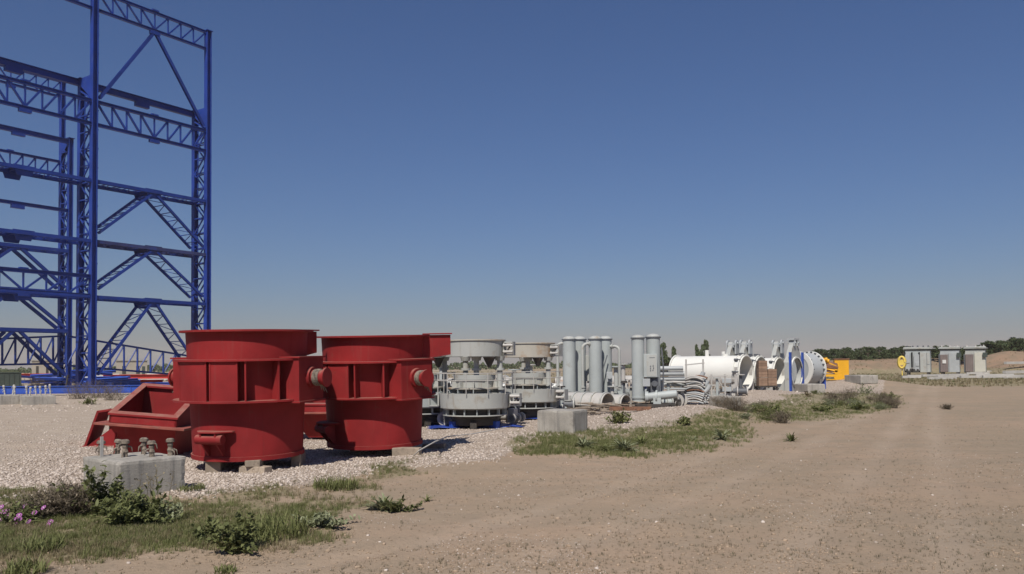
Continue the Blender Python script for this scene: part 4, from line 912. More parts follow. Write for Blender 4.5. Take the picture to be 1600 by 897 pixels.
# ------------------------------------------------------------------ transformers far right
def transformer(px, D, w, label, rz, kind):
    p = onx(px, D); p.z = hz(p); h = 4.15; d = 2.2
    t = thing('transformer', label, 'transformer', p, facing(p) + rz, 'electrical transformers in a row')
    main = (GREY, WGREY, GREYL)[kind]
    MB().box((0, 0, .45 + (h - .6) / 2), (w * .9, d * .8, h - .6)).build('tank', main, t, .03)
    MB().box((0, 0, h), (w * 1.05, d, .14)).build('cover', GREYL, t, .02)
    MB().box((0, 0, h - .16), (w * .98, d * .92, .14)).build('cover_shade_band', BLACK, t)  # solid black band, paints the shade under the cover
    for x in (-w * .36, w * .36): MB().box((x, 0, .22), (.3, d, .44)).build('base_beam', DARK, t)
    n = 6 if kind == 0 else 4
    for k in range(n):
        x = -w * .44 + w * .88 * k / (n - 1); MB().box((x, -d * .42, 2.0), (.10, .14, 2.9)).build('rib', main, t)
    for k in range(5 if kind == 0 else 3):
        x = -w * .38 + w * .76 * k / (4 if kind == 0 else 2)
        b = MB(); b.lathe([(.10, h + .07), (.20, h + .12), (.11, h + .2), (.18, h + .26), (.09, h + .34), (.14, h + .40), (.05, h + .5), (0, h + .5)], 12, M=Matrix.Translation((x, -.4 + .5 * (k % 2), 0))); b.build('bushing', DGREY if kind == 0 else WHITED, t)
    pp = MB(); pp.cyl((-w * .5, -d * .4, h + .16), (w * .5, -d * .4, h + .16), .09, n=10); pp.cyl((w * .2, .3, h + .1), (w * .2, .3, h + .32), .25, n=14); pp.build('header_pipe', GREYL, t)
    if kind == 0:
        for x, ww in ((-w * .36, .65), (-w * .03, .75)): MB().box((x, -d * .5, 2.0), (ww, .16, 2.5)).build('radiator', WGREY, t, .02)
        MB().box((w * .0, -d * .5 - .1, 1.75), (.5, .12, .6)).build('control_box', WGREY, t, .01)
        MB().box((-w * .22, -d * .5 - .02, 1.15), (w * .42, .10, .08)).build('shelf', WHITED, t)
        bt = MB()
        for k in range(4): bt.cyl((-w * .38 + k * .5, -d * .52, .75), (-w * .38 + k * .5, -d * .52, 1.0), .16, n=12)
        bt.build('fan_row', DARK, t)
        MB().box((w * .25, -d * .45, 2.0), (w * .36, .12, 3.0)).build('end_panel', GREYL, t, .02)
        for x in (-w * .20, w * .065, -w * .455): MB().box((x, -d * .46, 2.05), (.22, .08, 3.1)).build('gap_shade_strip', BLACK, t)  # black strips standing proud, painted shade for recesses between panels
        for x in (w * .33,): MB().box((x, -d * .45 - .065, 2.05), (.05, .02, 2.9)).build('seam', DGREY, t)
        MB().box((w * .38, -d * .45 - .065, 1.7), (w * .1, .02, .06)).build('seam', DGREY, t)
        MB().box((-w * .36, -d * .5 - .09, 1.9), (.6, .02, .07)).build('seam', BLACK, t)
    else:
        px_ = -w * .26
        MB().box((px_, -d * .47, 1.85), (w * .36, .3, 2.7)).build('radiator', BROWNP, t, .01)
        for k in range(5): MB().box((px_ - w * .15 + k * w * .075, -d * .54, 1.85), (.05, .14, 2.6)).build('fin', BROWNP, t)
        MB().box((w * .22, -d * .45, 1.95), (w * .5, .2, 3.0)).build('end_panel', main if kind == 1 else surf('cream_panel_paint', (.50, .48, .41), .6, 0, .08, .6), t, .03)
        MB().box((w * .46, -d * .5, 3.1), (.6, .6, .7)).build('terminal_box', DGREEN, t, .02)
        if kind == 1: MB().box((px_ + .05, -d * .58, 2.1), (.5, .04, .55)).build('name_plate', PWHITE, t)
        MB().box((-w * .48, -d * .3, 1.8), (.25, .6, 2.9)).build('side_frame', DGREY, t)
    return t
transformer(1435, 130, 3.9, 'wide grey transformer with ribs and radiators, leftmost of three', R(-6), 0)
transformer(1485, 130, 2.9, 'grey transformer with brown radiator and small white plate, middle of three', R(-6), 1)
transformer(1525, 130, 3.0, 'cream-panelled transformer with brown radiator, rightmost of three', R(-6), 2)
p = onx(1409, 126); p.z = hz(p)
t = thing('yellow_reel', 'pale yellow coiled hose reel on stand left of the widest transformer', 'hose reel', p, facing(p))
for k in range(5): MB().path([(.52 * math.cos(a) * (1 - .05 * k), -.1 * k, 2.05 + .85 * math.sin(a)) for a in np.linspace(0, 6.2, 26)], .16, 8).build('coil', YELP, t)
MB().cyl((0, .1, 2.05), (0, -.45, 2.05), .42, n=16).build('hub', YELP, t)
MB().beam((.05, -.2, 0), (0, -.2, 1.5), .14, .14).build('stand', YELP, t)
WB = [(1434, 586, 3.0, 3), (1424, 589, 2.2, -6), (1460, 588, 3.6, 14), (1472, 590, 4.0, 17), (1484, 588, 4.2, 20), (1496, 587, 3.2, 18), (1500, 584, 2.6, 4), (1515, 589, 2.4, 8), (1528, 584, 3.0, -14), (1533, 581, 3.4, -18), (1554, 586, 4.8, -4), (1560, 590, 3.6, 0), (1540, 588, 2.5, 6)]
for i, (x, y, L, a) in enumerate(WB): plank(x, y + 3.5, .05 + .1 * (i % 3), L, .35, .28, R(a), 'pale concrete post lying among others on grass before the transformers', WHITED, 'concrete_post', 'post', 'pale posts before the transformers')
for i, (x, y) in enumerate(((1592, 584), (1594, 588), (1600, 592))): plank(x, y, .1 + .3 * (2 - i), 6.5, .5, .4, R(24), 'long pale post in the sloping stack at right edge, ' + ('top one', 'middle one', 'bottom one')[i], WHITED, 'concrete_post', 'post', 'stacked long posts at right edge')
sheet(1553, 577, 4.5, 2.0, R(20), 'faded pink sheet lying on the earth bank right of the transformers', surf('faded_pink_cloth', (.34, .17, .24), .8, 0, .25, 1.5), 10, .5)

# ------------------------------------------------------------------ steel stock on the ground at left
bl = gnd(150, 611)
def girder_box(px, py, L, w, h, rz, label, mat=WBLUE, z=.05):
    p = gnd(px, py); t = thing('box_girder', label, 'girder', (p.x, p.y, hz(p) + z), rz, 'blue girders on the ground')
    MB().box((0, 0, h * .55), (L, w * .8, h * .7)).build('beam', mat, t, .05)
    for z in (h * .18, h * .94): MB().box((0, 0, z), (L, w, .05)).build('flange', mat, t)
    for k in range(int(L / 5)): MB().box((-L / 2 + 2 + k * 5, -w * .42, h * .55), (.05, .06, h * .66)).build('stiffener', mat, t)
    for x in (-L / 2, L / 2): MB().box((x, 0, h / 2), (.06, w * 1.1, h * 1.05)).build('end_plate', mat, t)
    return t
girder_box(120, 618, 15.0, .9, .75, R(2), 'long bright blue girder lying nearest, behind the concrete blocks at left')
girder_box(228, 610, 13.0, .8, .75, R(4), 'blue girder lying second from front, ending just left of the front ladle')
girder_box(30, 600, 9.0, .6, .5, R(-3), 'darker blue girder lying at the left edge behind the front girder', BLUED)
for i in range(30):
    x = rnd.uniform(62, 185); y = rnd.uniform(598, 606); L = rnd.uniform(3, 7.5)
    p = gnd(x, y); o = MB().ibeam((-L / 2, 0, 0), (L / 2, 0, 0), .26, .26, .03).build('steel_section', (WBLUE, BLUE, WBLUE)[i % 3])
    o.location = (p.x, p.y, hz(p) + .2 + .075 * i * (1 - abs(x - 125) / 90)); o.rotation_euler = (R(rnd.uniform(0, 40)), R(rnd.uniform(-6, 6)), R(rnd.uniform(-25, 30)))
    tag(o, 'blue steel section in the jumbled heap at foot of the tall frame', 'steel section', 'blue steel sections in a heap')
t = thing('marker_post', 'short dark leaning post in front of the blue steel heap', 'post', gnd(103, 607), 0)
MB().beam((0, 0, 0), (.2, 0, 1.5), .14, .14).build('shaft', DARK, t); MB().box((0, 0, .05), (.5, .4, .1)).build('foot', CONC, t)
def long_beam(px, py, L, w, h, rz, label, mat, cat='beam', z=.3, name='steel_girder', group=None):
    p = gnd(px, py); o = MB().ibeam((-L / 2, 0, h / 2), (L / 2, 0, h / 2), w, h, h * .1).build(name, mat); o.location = (p.x, p.y, hz(p) + z); o.rotation_euler.z = rz
    return tag(o, label, cat, group)
long_beam(75, 595, 13.0, .6, .75, R(3), 'long red beam lying behind the blue steel heap at left', REDT, z=.6)
long_beam(215, 597, 11.0, .6, .7, R(-2), 'red beam lying between the tall frame and the front ladle', REDT, z=.5)
long_beam(215, 601, 6.5, .7, .55, R(4), 'short dull red beam lying nearer, just right of the tall frame', RED, z=.1)
p = onx(6, 88); t = thing('green_container', 'dark green-grey steel box at the left edge beyond the blue girders', 'container', p, facing(p))
MB().box((0, 0, .95), (3.2, 2, 1.7)).build('body', DGREEN, t, .03); MB().box((0, 0, 1.83), (3.3, 2.1, .07)).build('lid', DGREEN, t)
for k in range(7): MB().box((-1.4 + k * .46, -1.02, .95), (.1, .05, 1.5)).build('rib', DGREEN, t)

# ------------------------------------------------------------------ far yard: sheds, white stacks, scattered stock
def shed(px0, px1, ytop, D, label, mat, roof):
    a = onx(px0, D); b = onx(px1, D); c = (a + b) / 2; w = (b - a).length; h = at((px0 + px1) / 2, ytop, D).z
    t = thing('shed', label, 'shed', c, facing(c)); MB().box((0, 2, h / 2 - .1), (w, 4, h - .2)).build('wall', mat, t)
    MB().box((0, 2, h - .05), (w + .4, 4.4, .2)).build('roof', roof, t)
    for k in range(2): MB().box((-w * .25 + k * w * .45, -.02, h * .45), (w * .12, .06, h * .45)).build('window', DARK, t)
    MB().box((w * .38, -.02, h * .35), (w * .1, .06, h * .6)).build('door', DGREEN, t)
shed(184, 228, 563, 190, 'low beige shed beyond the sloping lattice girder, right of the tall frame', BEIGE, CONC)
shed(52, 82, 563, 200, 'low beige shed beyond the farther frame, near the left edge', BEIGE, CONC)
shed(92, 112, 565, 230, 'small pale shed far behind the farther frame column', WHITED, CONC)
def stack(px, D, L, h, label, mat=WHITE, n=4):
    p = onx(px, D); t = thing('panel_stack', label, 'stack', p, facing(p), 'white panel stacks in the far yard')
    for k in range(n): MB().box((rnd.uniform(-.1, .1) * L * .2, 0, .2 + (k + .5) * h / n), (L * rnd.uniform(.9, 1), 2.0, h / n * .86)).build('panel', mat, t)
    for x in (-L * .35, L * .35): MB().box((x, 0, .1), (.3, 2.0, .2)).build('bearer', WOOD, t)
stack(118, 140, 7.0, 1.1, 'white panel stack beyond the red beam, left of the tall frame column')
stack(158, 150, 6.0, 1.0, 'white panel stack seen just right of the tall frame column')
stack(205, 145, 6.0, .9, 'low white panel stack under the sloping girder, in front of the shed')
stack(257, 140, 5.5, 1.1, 'white panel stack just left of the front red ladle')
JUNK = 'loose steel stock in the far yard behind the vessels'
for i in range(34):
    x = rnd.uniform(668, 985); D = rnd.uniform(52, 125); y = 570 + 2860 / D
    L = rnd.uniform(1.5, 6); mt = (WHITE, WHITED, BLUED, CREAM, WHITED, RUST, WHITE, TARP)[i % 8]; p = onx(x, D)
    if i % 3 == 0:
        r = rnd.uniform(.2, .55); o = MB().lathe([(r, -L / 2), (r, L / 2), (r - .04, L / 2), (r - .04, -L / 2), (r, -L / 2)], 18, M=Matrix.Translation((0, 0, r)) @ Matrix.Rotation(R(90), 4, 'Y')).build('loose_pipe', (WHITE, WHITED, WHITE)[i % 2])
        tag(o, 'pale pipe length among the loose stock behind the grey vessels and tanks', 'pipe', 'loose pipes in the far yard')
    elif i % 3 == 1:
        o = MB().ibeam((-L / 2, 0, .25), (L / 2, 0, .25), .4, .5, .04).build('loose_girder', mt); tag(o, 'steel section among the loose stock behind the grey vessels and tanks', 'beam', JUNK)
    else:
        m = MB(); m.box((0, 0, .4), (L * .4, 1.0, .7)); m.box((.1, 0, .8), (L * .28, .8, .12)); m.box((0, 0, .03), (L * .42, 1.1, .08)); o = m.build('equipment_case', (WHITED, CREAM, WGREY, CONCS)[i % 4], None, .02)
        tag(o, 'pale equipment case among the loose stock behind the grey vessels and tanks', 'case', 'equipment cases in the far yard')
    o.location = (p.x, p.y, hz(p)); o.rotation_euler.z = R(rnd.uniform(-35, 35))
p = onx(868, 47); p.z = hz(p); concrete(p, R(8), (.95, .8, .6), 'pinkish concrete block between the rust-stained vessel and the four-tank dryer', mat=CONCS)

# ------------------------------------------------------------------ plants
def leaf(m, base, d, L, w, droop, seg=5, saw=0.0, fold=.25):
    """one arching blade: two strips folded along the midrib"""
    d = Vector(d).normalized(); side = d.cross(Vector((0, 0, 1)))
    if side.length < 1e-3: side = Vector((1, 0, 0))
    side.normalize(); p = Vector(base); vs = []; el = math.asin(max(-1, min(1, d.z))); h = Vector((d.x, d.y, 0)); h = h.normalized() if h.length > 1e-4 else Vector((1, 0, 0))
    for k in range(seg + 1):
        t = k / seg; ww = w * math.sin(math.pi * min(1, .12 + .88 * t) ** .8) * (1 if k < seg else .05)
        if saw and k % 2 and k < seg: ww *= 1 - saw
        up = Vector((0, 0, 1)) * fold * ww
        vs += [p - side * ww + up, p, p + side * ww + up]
        e = el - droop * t; p = p + (h * math.cos(e) + Vector((0, 0, 1)) * math.sin(e)) * (L / seg)
    fs = []
    for k in range(seg):
        a = 3 * k; fs += [(a, a + 1, a + 4, a + 3), (a + 1, a + 2, a + 5, a + 4)]
    m.add(vs, fs, True)
def up_dir(az, el): return Vector((math.cos(az) * math.cos(el), math.sin(az) * math.cos(el), math.sin(el)))
def thistle(size, n, seed):
    r = random.Random(seed); m = MB()
    for i in range(n):
        q = i / n; leaf(m, (r.uniform(-.1, .1) * size, r.uniform(-.1, .1) * size, .0), up_dir(r.uniform(0, 6.283), R(82 - 62 * q + r.uniform(-8, 8))), size * r.uniform(.7, 1.1) * (.75 + .35 * q), size * r.uniform(.055, .085), R(r.uniform(35, 80)), 8, .55)
    return m
def bush(size, n, seed, leafL, leafW, flat=.75, twigs=True):
    r = random.Random(seed); m = MB(); tips = []
    nb = max(8, n // 26)
    for i in range(nb):
        az = r.uniform(0, 6.283); el = R(r.uniform(12, 85)); L = size * r.uniform(.55, 1.08); d = up_dir(az, el)
        b0 = Vector((r.uniform(-.25, .25) * size, r.uniform(-.2, .2) * size, 0)); p1 = b0 + Vector((d.x * L * .5, d.y * L * .5, d.z * L * .5 * flat + .02)); p2 = b0 + Vector((d.x * L, d.y * L, d.z * L * flat))
        if twigs: m.path([b0, p1, p2], [.008, .006, .003], 4, False)
        tips.append((b0, p1, p2))
    for i in range(n):
        b0, p1, p2 = tips[i % nb]; t = r.uniform(.25, 1.05); p = b0.lerp(p2, t) + Vector((r.gauss(0, .06), r.gauss(0, .06), r.gauss(0, .04))) * size
        p.z = max(.01, p.z); leaf(m, p, up_dir(r.uniform(0, 6.283), R(r.uniform(-10, 70))), leafL * r.uniform(.6, 1.2), leafW * r.uniform(.7, 1.2), R(r.uniform(10, 70)), 3)
    return m
def scrub(size, n, seed, h=.8):
    r = random.Random(seed); m = MB()
    for i in range(n):
        az = r.uniform(0, 6.283); d = up_dir(az, R(r.uniform(25, 85))); L = size * r.uniform(.5, 1.05); b0 = Vector((r.uniform(-.4, .4) * size, r.uniform(-.3, .3) * size, 0))
        mid = b0 + d * L * .5 + Vector((r.gauss(0, .05), r.gauss(0, .05), 0)) * size; end = b0 + Vector((d.x, d.y, d.z * h)) * L
        m.path([b0, mid, end], [.008, .006, .002], 3, False)
        for k in range(5):
            t = r.uniform(.4, 1); p = mid.lerp(end, t); q = p + up_dir(r.uniform(0, 6.283), R(r.uniform(0, 70))) * size * r.uniform(.1, .28); m.path([p, q], [.004, .002], 3, False)
            leaf(m, q, up_dir(r.uniform(0, 6.283), R(r.uniform(-20, 60))), .05, .012, .5, 2)
    return m
def grassclump(size, n, seed):
    r = random.Random(seed); m = MB()
    for i in range(n):
        a = r.uniform(0, 6.283); q = math.sqrt(r.random()) * size
        leaf(m, (q * math.cos(a), q * math.sin(a) * .7, 0), up_dir(r.uniform(0, 6.283), R(r.uniform(50, 88))), size * r.uniform(.35, .75), .007, R(r.uniform(15, 80)), 3)
    return m
def plant(name, px, py, m, mat, label, cat='plant', group=None, s=1.0):
    p = gnd(px, py); o = m.build(name, mat); o.location = (p.x, p.y, hz(p) - .01); o.scale = (s, s, s); o.rotation_euler.z = rnd.uniform(0, 6)
    return tag(o, label, cat, group)
TG = 'spiky grey-green thistles'
plant('thistle', 598, 797, thistle(.42, 70, 1), LEAF_G, 'bushy grey-green thistle alone on bare dirt in front of the ladles', group=TG)
plant('leafy_weed', 625, 798, bush(.30, 260, 31, .10, .02, .8), LEAF_D, 'dark leafy weed growing against right side of the bushy thistle')
plant('thistle', 668, 782, thistle(.22, 12, 2), LEAF_D, 'small open thistle on bare dirt, right of the bushy one', group=TG)
plant('thistle', 266, 818, thistle(.34, 26, 3), LEAF_G, 'silvery spiky thistle right of the big leafy bush by the concrete block', group=TG)
plant('thistle', 912, 702, thistle(.50, 44, 4), LEAF_G, 'thistle below the bare concrete block, leftmost of the grassy strip', group=TG)
plant('thistle', 975, 706, thistle(.58, 50, 5), LEAF_G, 'tallest thistle in the middle of the grassy strip', group=TG)
plant('thistle', 1003, 698, thistle(.46, 38, 6), LEAF_F, 'greener thistle right beside the tallest thistle of the grassy strip', group=TG)
plant('thistle', 945, 706, thistle(.35, 30, 16), LEAF_D, 'dark low thistle between two others in the grassy strip', group=TG)
plant('thistle', 1130, 688, thistle(.62, 30, 7), LEAF_G, 'spiky thistle at right end of the grassy strip', group=TG)
plant('thistle', 1237, 689, thistle(.44, 26, 8), LEAF_D, 'dark low thistle alone on dirt right of the grassy strip', group=TG)
plant('thistle', 1084, 690, thistle(.30, 16, 18), LEAF_G, 'small thistle on sandy ground left of the spiky end thistle', group=TG)
plant('leafy_weed', 966, 668, bush(.55, 420, 9, .16, .03, .9), LEAF_F, 'green leafy weed on gravel in front of the plank pile')
plant('leafy_bush', 205, 822, bush(.62, 1500, 10, .10, .022, .85), LEAF_D, 'big dark leafy bush in front of the bolted concrete block', 'bush')
plant('leafy_bush', 245, 815, bush(.42, 800, 12, .09, .02, .8), LEAF_G, 'grey-green leafy bush at right flank of the big dark bush', 'bush')
plant('leafy_bush', 160, 806, bush(.60, 620, 13, .12, .028, 1.25), LEAF_D, 'tall loose leafy bush reaching up the concrete block left face', 'bush')
plant('dry_bush', 108, 806, scrub(.60, 150, 14), LEAF_B, 'dry brown twiggy bush between pink flowers and the leafy bush', 'bush')
plant('dry_bush', 62, 812, scrub(.45, 90, 15), LEAF_B, 'low dry brown bush just behind the pink flowers', 'bush')
plant('dry_stalks', 232, 800, scrub(.5, 14, 35, 1.5), LEAF_Y, 'few tall dead stalks standing in front of the concrete block', 'stalks')
plant('leafy_weed', 372, 864, bush(.40, 520, 17, .075, .026, 1.15), LEAF_D, 'upright dark weed with small leaves at the edge of the dirt')
plant('leafy_weed', 322, 842, bush(.32, 340, 36, .08, .02, .8), LEAF_D, 'low dark leafy weed left of the upright dark weed')
plant('grass_clump', 430, 836, grassclump(.50, 420, 19), LEAF_F, 'bright green grass clump right of the upright dark weed', 'grass')
plant('grass_clump', 400, 846, grassclump(.36, 260, 20), LEAF_F, 'bright green grass clump touching the upright dark weed', 'grass')
plant('leafy_weed', 500, 824, bush(.45, 420, 21, .08, .018, .45), LEAF_G, 'low spreading grey-green weed at right tip of the foreground grass')
plant('grass_clump', 40, 892, grassclump(.28, 240, 22), LEAF_F, 'small green tuft on dirt at the bottom left corner', 'grass')
plant('grass_clump', 352, 893, grassclump(.16, 110, 23), LEAF_F, 'tiny green tuft on dirt at the bottom edge', 'grass')
plant('grass_clump', 525, 765, grassclump(.42, 380, 24), LEAF_F, 'green grass clump at edge of gravel between ladles and dirt', 'grass')
plant('grass_clump', 70, 860, grassclump(.32, 220, 37), LEAF_F, 'green clump in foreground grass below the pink flowers', 'grass')
plant('grass_clump', 300, 772, grassclump(.24, 160, 38), LEAF_D, 'dark tuft against the right corner of the bolted concrete block', 'grass')
SG = 'dry brown scrub bushes'
for k, (px, py, s, lab) in enumerate(((1128, 648, .75, 'dry brown scrub in front of the weathered block by the white pipes'), (1150, 653, .7, 'dry brown scrub right of the block before the white pipes'), (1222, 663, .55, 'small dark dry scrub at front of the right-hand grass'),
        (1300, 632, .8, 'dry scrub at left of the scrubby mound below the yellow cabinet'), (1325, 628, .9, 'dry scrub in the middle of the scrubby mound'), (1375, 634, .9, 'dark dry scrub at right end of the scrubby mound'), (1392, 638, .7, 'small dry scrub at far right tip of the mound'),
        (1262, 616, .7, 'dry scrub leaning against the low block below the grey drum'), (1190, 646, .6, 'dry scrub among grass below the white pipes'), (122, 624, 1.5, 'round dry scrub in front of the long blue girder, left of two'), (148, 622, 1.6, 'round dry scrub in front of the long blue girder, right of two'),
        (178, 626, 1.4, 'wide dry scrub in front of the blue girder, left of the red hopper'), (60, 606, 1.6, 'dry scrub behind the bolted blocks at left'), (95, 603, 1.5, 'dry scrub at foot of the blue steel heap'), (1480, 640, .3, 'thin low scrub alone far out on the dirt'))):
    plant('dry_scrub', px, py, scrub(s, 90, 40 + k), LEAF_B, lab, 'scrub', SG)
for k in range(26):
    px = rnd.uniform(1255, 1402) if k % 3 else rnd.uniform(1125, 1235); py = (628 + (px - 1255) * .03 if k % 3 else 652) + rnd.uniform(-6, 9)
    plant('low_scrub', px, py, (scrub(rnd.uniform(.3, .7), 50, 140 + k, .6) if k % 2 else bush(rnd.uniform(.3, .55), 220, 140 + k, .10, .02, .5)), (LEAF_B, LEAF_G, LEAF_Y, LEAF_F)[k % 4], 'low scrub in the continuous rough growth on the bank below the white pipes', 'scrub', 'low scrub on the bank')
for k, (px, py, s, mt, lab) in enumerate(((140, 633, .8, LEAF_F, 'green weed on sand left of the red trough'), (1352, 616, 1.2, LEAF_G, 'pale green shrub in front of the pale block by the yellow cabinet'), (1285, 644, .6, LEAF_F, 'green weed in the middle of the right-hand grass'),
        (1205, 650, .8, LEAF_F, 'green leafy clump at left of the right-hand grass'), (1340, 640, .6, LEAF_F, 'green leafy clump below the scrubby mound'), (1385, 625, .8, LEAF_D, 'dark green clump right of the scrubby mound'), (1070, 668, .4, LEAF_F, 'small green clump on the gravel edge above the grassy strip'))):
    plant('leafy_weed', px, py, bush(s, 380, 60 + k, .12, .03, .6), mt, lab)
p = gnd(30, 822); t = thing('flowering_plant', 'pink daisy-like flowers on low green plant at left edge', 'flowers', (p.x, p.y, hz(p)))
bush(.55, 420, 70, .08, .014, .5).build('foliage', LEAF_D, t)
for (fx, fy) in ((2, 800), (8, 804), (12, 797), (5, 808), (16, 803), (20, 806), (30, 805), (22, 812), (30, 811), (38, 791), (45, 815), (54, 801), (75, 820), (79, 815), (24, 820), (30, 821), (2, 792), (0, 812), (10, 811), (68, 793), (-6, 800), (-10, 808)):
    q = at(fx, fy, p.y + rnd.uniform(-.3, .15)) - Vector((p.x, p.y, hz(p)))
    m = MB(); nrm = Vector((rnd.uniform(-.4, .4), -.7, .75)).normalized(); x, y, z = basis(nrm); rr = .036
    for k in range(11):
        a = k * 6.283 / 11; b = .22; c0 = q + (x * math.cos(a) + y * math.sin(a)) * rr * .25
        m.add([c0 + (x * math.cos(a - b) + y * math.sin(a - b)) * rr * .2, q + (x * math.cos(a - b) + y * math.sin(a - b)) * rr * .95, q + (x * math.cos(a) + y * math.sin(a)) * rr * 1.08 + z * .004, q + (x * math.cos(a + b) + y * math.sin(a + b)) * rr * .95, c0 + (x * math.cos(a + b) + y * math.sin(a + b)) * rr * .2], [(0, 1, 2, 3, 4)])
    f = m.build('flower', PINK, t); MB().cyl(q - z * .001, q + z * .006, .012, .009, 9).build('centre', PETC, f)
    MB().path([q - z * .002, Vector((q.x * .9, q.y * .9 + .02, q.z * .5)), Vector((q.x * .8, q.y * .8 + .04, 0))], .003, 3).build('stem', LEAF_D, f)

# ------------------------------------------------------------------ ground cover made of many small pieces
def fast_mesh(name, V, F, mat, smooth=False):
    me = bpy.data.meshes.new(name); k = F.shape[1]
    me.vertices.add(len(V)); me.vertices.foreach_set('co', V.astype(np.float32).ravel())
    me.loops.add(F.size); me.loops.foreach_set('vertex_index', F.astype(np.int32).ravel())
    me.polygons.add(len(F)); me.polygons.foreach_set('loop_start', np.arange(0, F.size, k, dtype=np.int32))
    me.update(calc_edges=True); me.materials.append(mat)
    if smooth: me.polygons.foreach_set('use_smooth', np.ones(len(F), bool))
    return me
def scatter(tv, tf, P, S, A, squash=None, tilt=None):
    n = len(P); V = np.repeat(tv[None], n, 0) * S[:, None, None]
    if squash is not None: V[:, :, 2] *= squash[:, None]
    if tilt is not None:
        c, s_ = np.cos(tilt)[:, None], np.sin(tilt)[:, None]; y, z = V[:, :, 1].copy(), V[:, :, 2].copy(); V[:, :, 1] = y * c - z * s_; V[:, :, 2] = y * s_ + z * c
    c, s_ = np.cos(A)[:, None], np.sin(A)[:, None]; x, y = V[:, :, 0].copy(), V[:, :, 1].copy()
    V[:, :, 0] = x * c - y * s_; V[:, :, 1] = x * s_ + y * c
    V += P[:, None, :]
    F = tf[None] + (np.arange(n) * len(tv))[:, None, None]
    return V.reshape(-1, 3), F.reshape(-1, tf.shape[1])
def sample(n, x0, x1, y0, y1, fn):                          # ground points, even in the picture's rows and columns
    out = []
    tot = 0
    while tot < n:
        k = n * 2; px = rng.uniform(x0, x1, k); py = rng.uniform(y0, y1, k)
        yy = py - (HOR - math.tan(-ROLL) * (px - 800)); D = CAMH * FPX / np.maximum(yy, 3); P = np.stack([(px - 800) / FPX * D, D], 1)
        P = P[rng.random(k) < fn(P)]; out.append(P); tot += len(P)
        if not len(P): break
    P = np.vstack(out)[:n]; return np.column_stack([P, height(P)])
def ico():
    f = (1 + 5 ** .5) / 2
    v = np.array([(-1, f, 0), (1, f, 0), (-1, -f, 0), (1, -f, 0), (0, -1, f), (0, 1, f), (0, -1, -f), (0, 1, -f), (f, 0, -1), (f, 0, 1), (-f, 0, -1), (-f, 0, 1)], float) / math.hypot(1, f)
    t = np.array([(0, 11, 5), (0, 5, 1), (0, 1, 7), (0, 7, 10), (0, 10, 11), (1, 5, 9), (5, 11, 4), (11, 10, 2), (10, 7, 6), (7, 1, 8), (3, 9, 4), (3, 4, 2), (3, 2, 6), (3, 6, 8), (3, 8, 9), (4, 9, 5), (2, 4, 11), (6, 2, 10), (8, 6, 7), (9, 8, 1)])
    return v, t
def stone_mat():
    m, nt, bs = ntree('gravel_stone'); n = N(nt); g = nt.nodes.new('ShaderNodeNewGeometry').outputs['Random Per Island']
    c = n.mix(n.ramp(g, .0, 1.0), (.27, .215, .17), (.56, .485, .42)); nt.links.new(c, bs.inputs['Base Color']); bs.inputs['Roughness'].default_value = .9; bs.inputs['Specular IOR Level'].default_value = .15
    return m
STONE = stone_mat()
IV, IT = ico(); VS, FS, off = [], [], 0
def no_grass(P): return gravel_mask(P) * (1 - .8 * grass_mask(P))
gl_ = poly([(-500, 604), (700, 612), (520, 640), (300, 660), (120, 690), (60, 735), (0, 740), (-500, 760)])
def stones(n, x0, x1, y0, y1, fn, smin, smax):
    global off
    P = sample(n, x0, x1, y0, y1, fn); parts = 5
    for k in range(parts):
        q = P[k::parts]; tv = IV * (1 + rng.uniform(-.28, .28, (12, 1))) * np.array([1, rng.uniform(.65, .95), rng.uniform(.5, .75)])
        S = smin * (smax / smin) ** rng.random(len(q)) ; V, F = scatter(tv, IT, q + np.array([0, 0, .004]), S, rng.uniform(0, 6.28, len(q)), None, rng.uniform(-.5, .5, len(q)))
        VS.append(V); FS.append(F + off); off += len(V)
stones(30000, -60, 1170, 640, 800, lambda P: no_grass(P) * (1 - .82 * sstep(-1, 1.5, sdist(P, gl_))), .016, .042)
stones(3500, -60, 1400, 600, 645, lambda P: no_grass(P) * .7, .03, .09)
stones(2600, -60, 1640, 640, 897, lambda P: (1 - gravel_mask(P)) * (.05 + .95 * (vnoise(P, .5, 21) > .62)), .005, .013)
stones(70, -60, 1640, 640, 897, lambda P: (1 - gravel_mask(P)), .018, .035)
o = link('gravel', fast_mesh('gravel', np.vstack(VS), np.vstack(FS), STONE)); o['kind'] = 'stuff'; o['label'] = 'pale loose gravel stones round the ladles and along the dirt'
def clod_mat():
    m, nt, bs = ntree('earth_clod'); n = N(nt); g = nt.nodes.new('ShaderNodeNewGeometry').outputs['Random Per Island']
    c = n.mix(n.ramp(g, .0, 1.0), (.20, .155, .11), (.38, .285, .205)); nt.links.new(c, bs.inputs['Base Color']); bs.inputs['Roughness'].default_value = 1.0; bs.inputs['Specular IOR Level'].default_value = .05
    return m
VS, FS, off = [], [], 0
stones(9000, -60, 1640, 640, 897, lambda P: (1 - gravel_mask(P)) * (.12 + .88 * sstep(.45, .65, vnoise(P, .7, 23) * .5 + vnoise(P, 2.1, 24) * .5)), .005, .02)
stones(500, -60, 1640, 640, 897, lambda P: (1 - gravel_mask(P)) * (vnoise(P, .6, 25) > .6), .015, .04)
o = link('dirt_clods', fast_mesh('dirt_clods', np.vstack(VS), np.vstack(FS), clod_mat())); o['kind'] = 'stuff'; o['label'] = 'small crumbled clods of earth over the bare dirt'
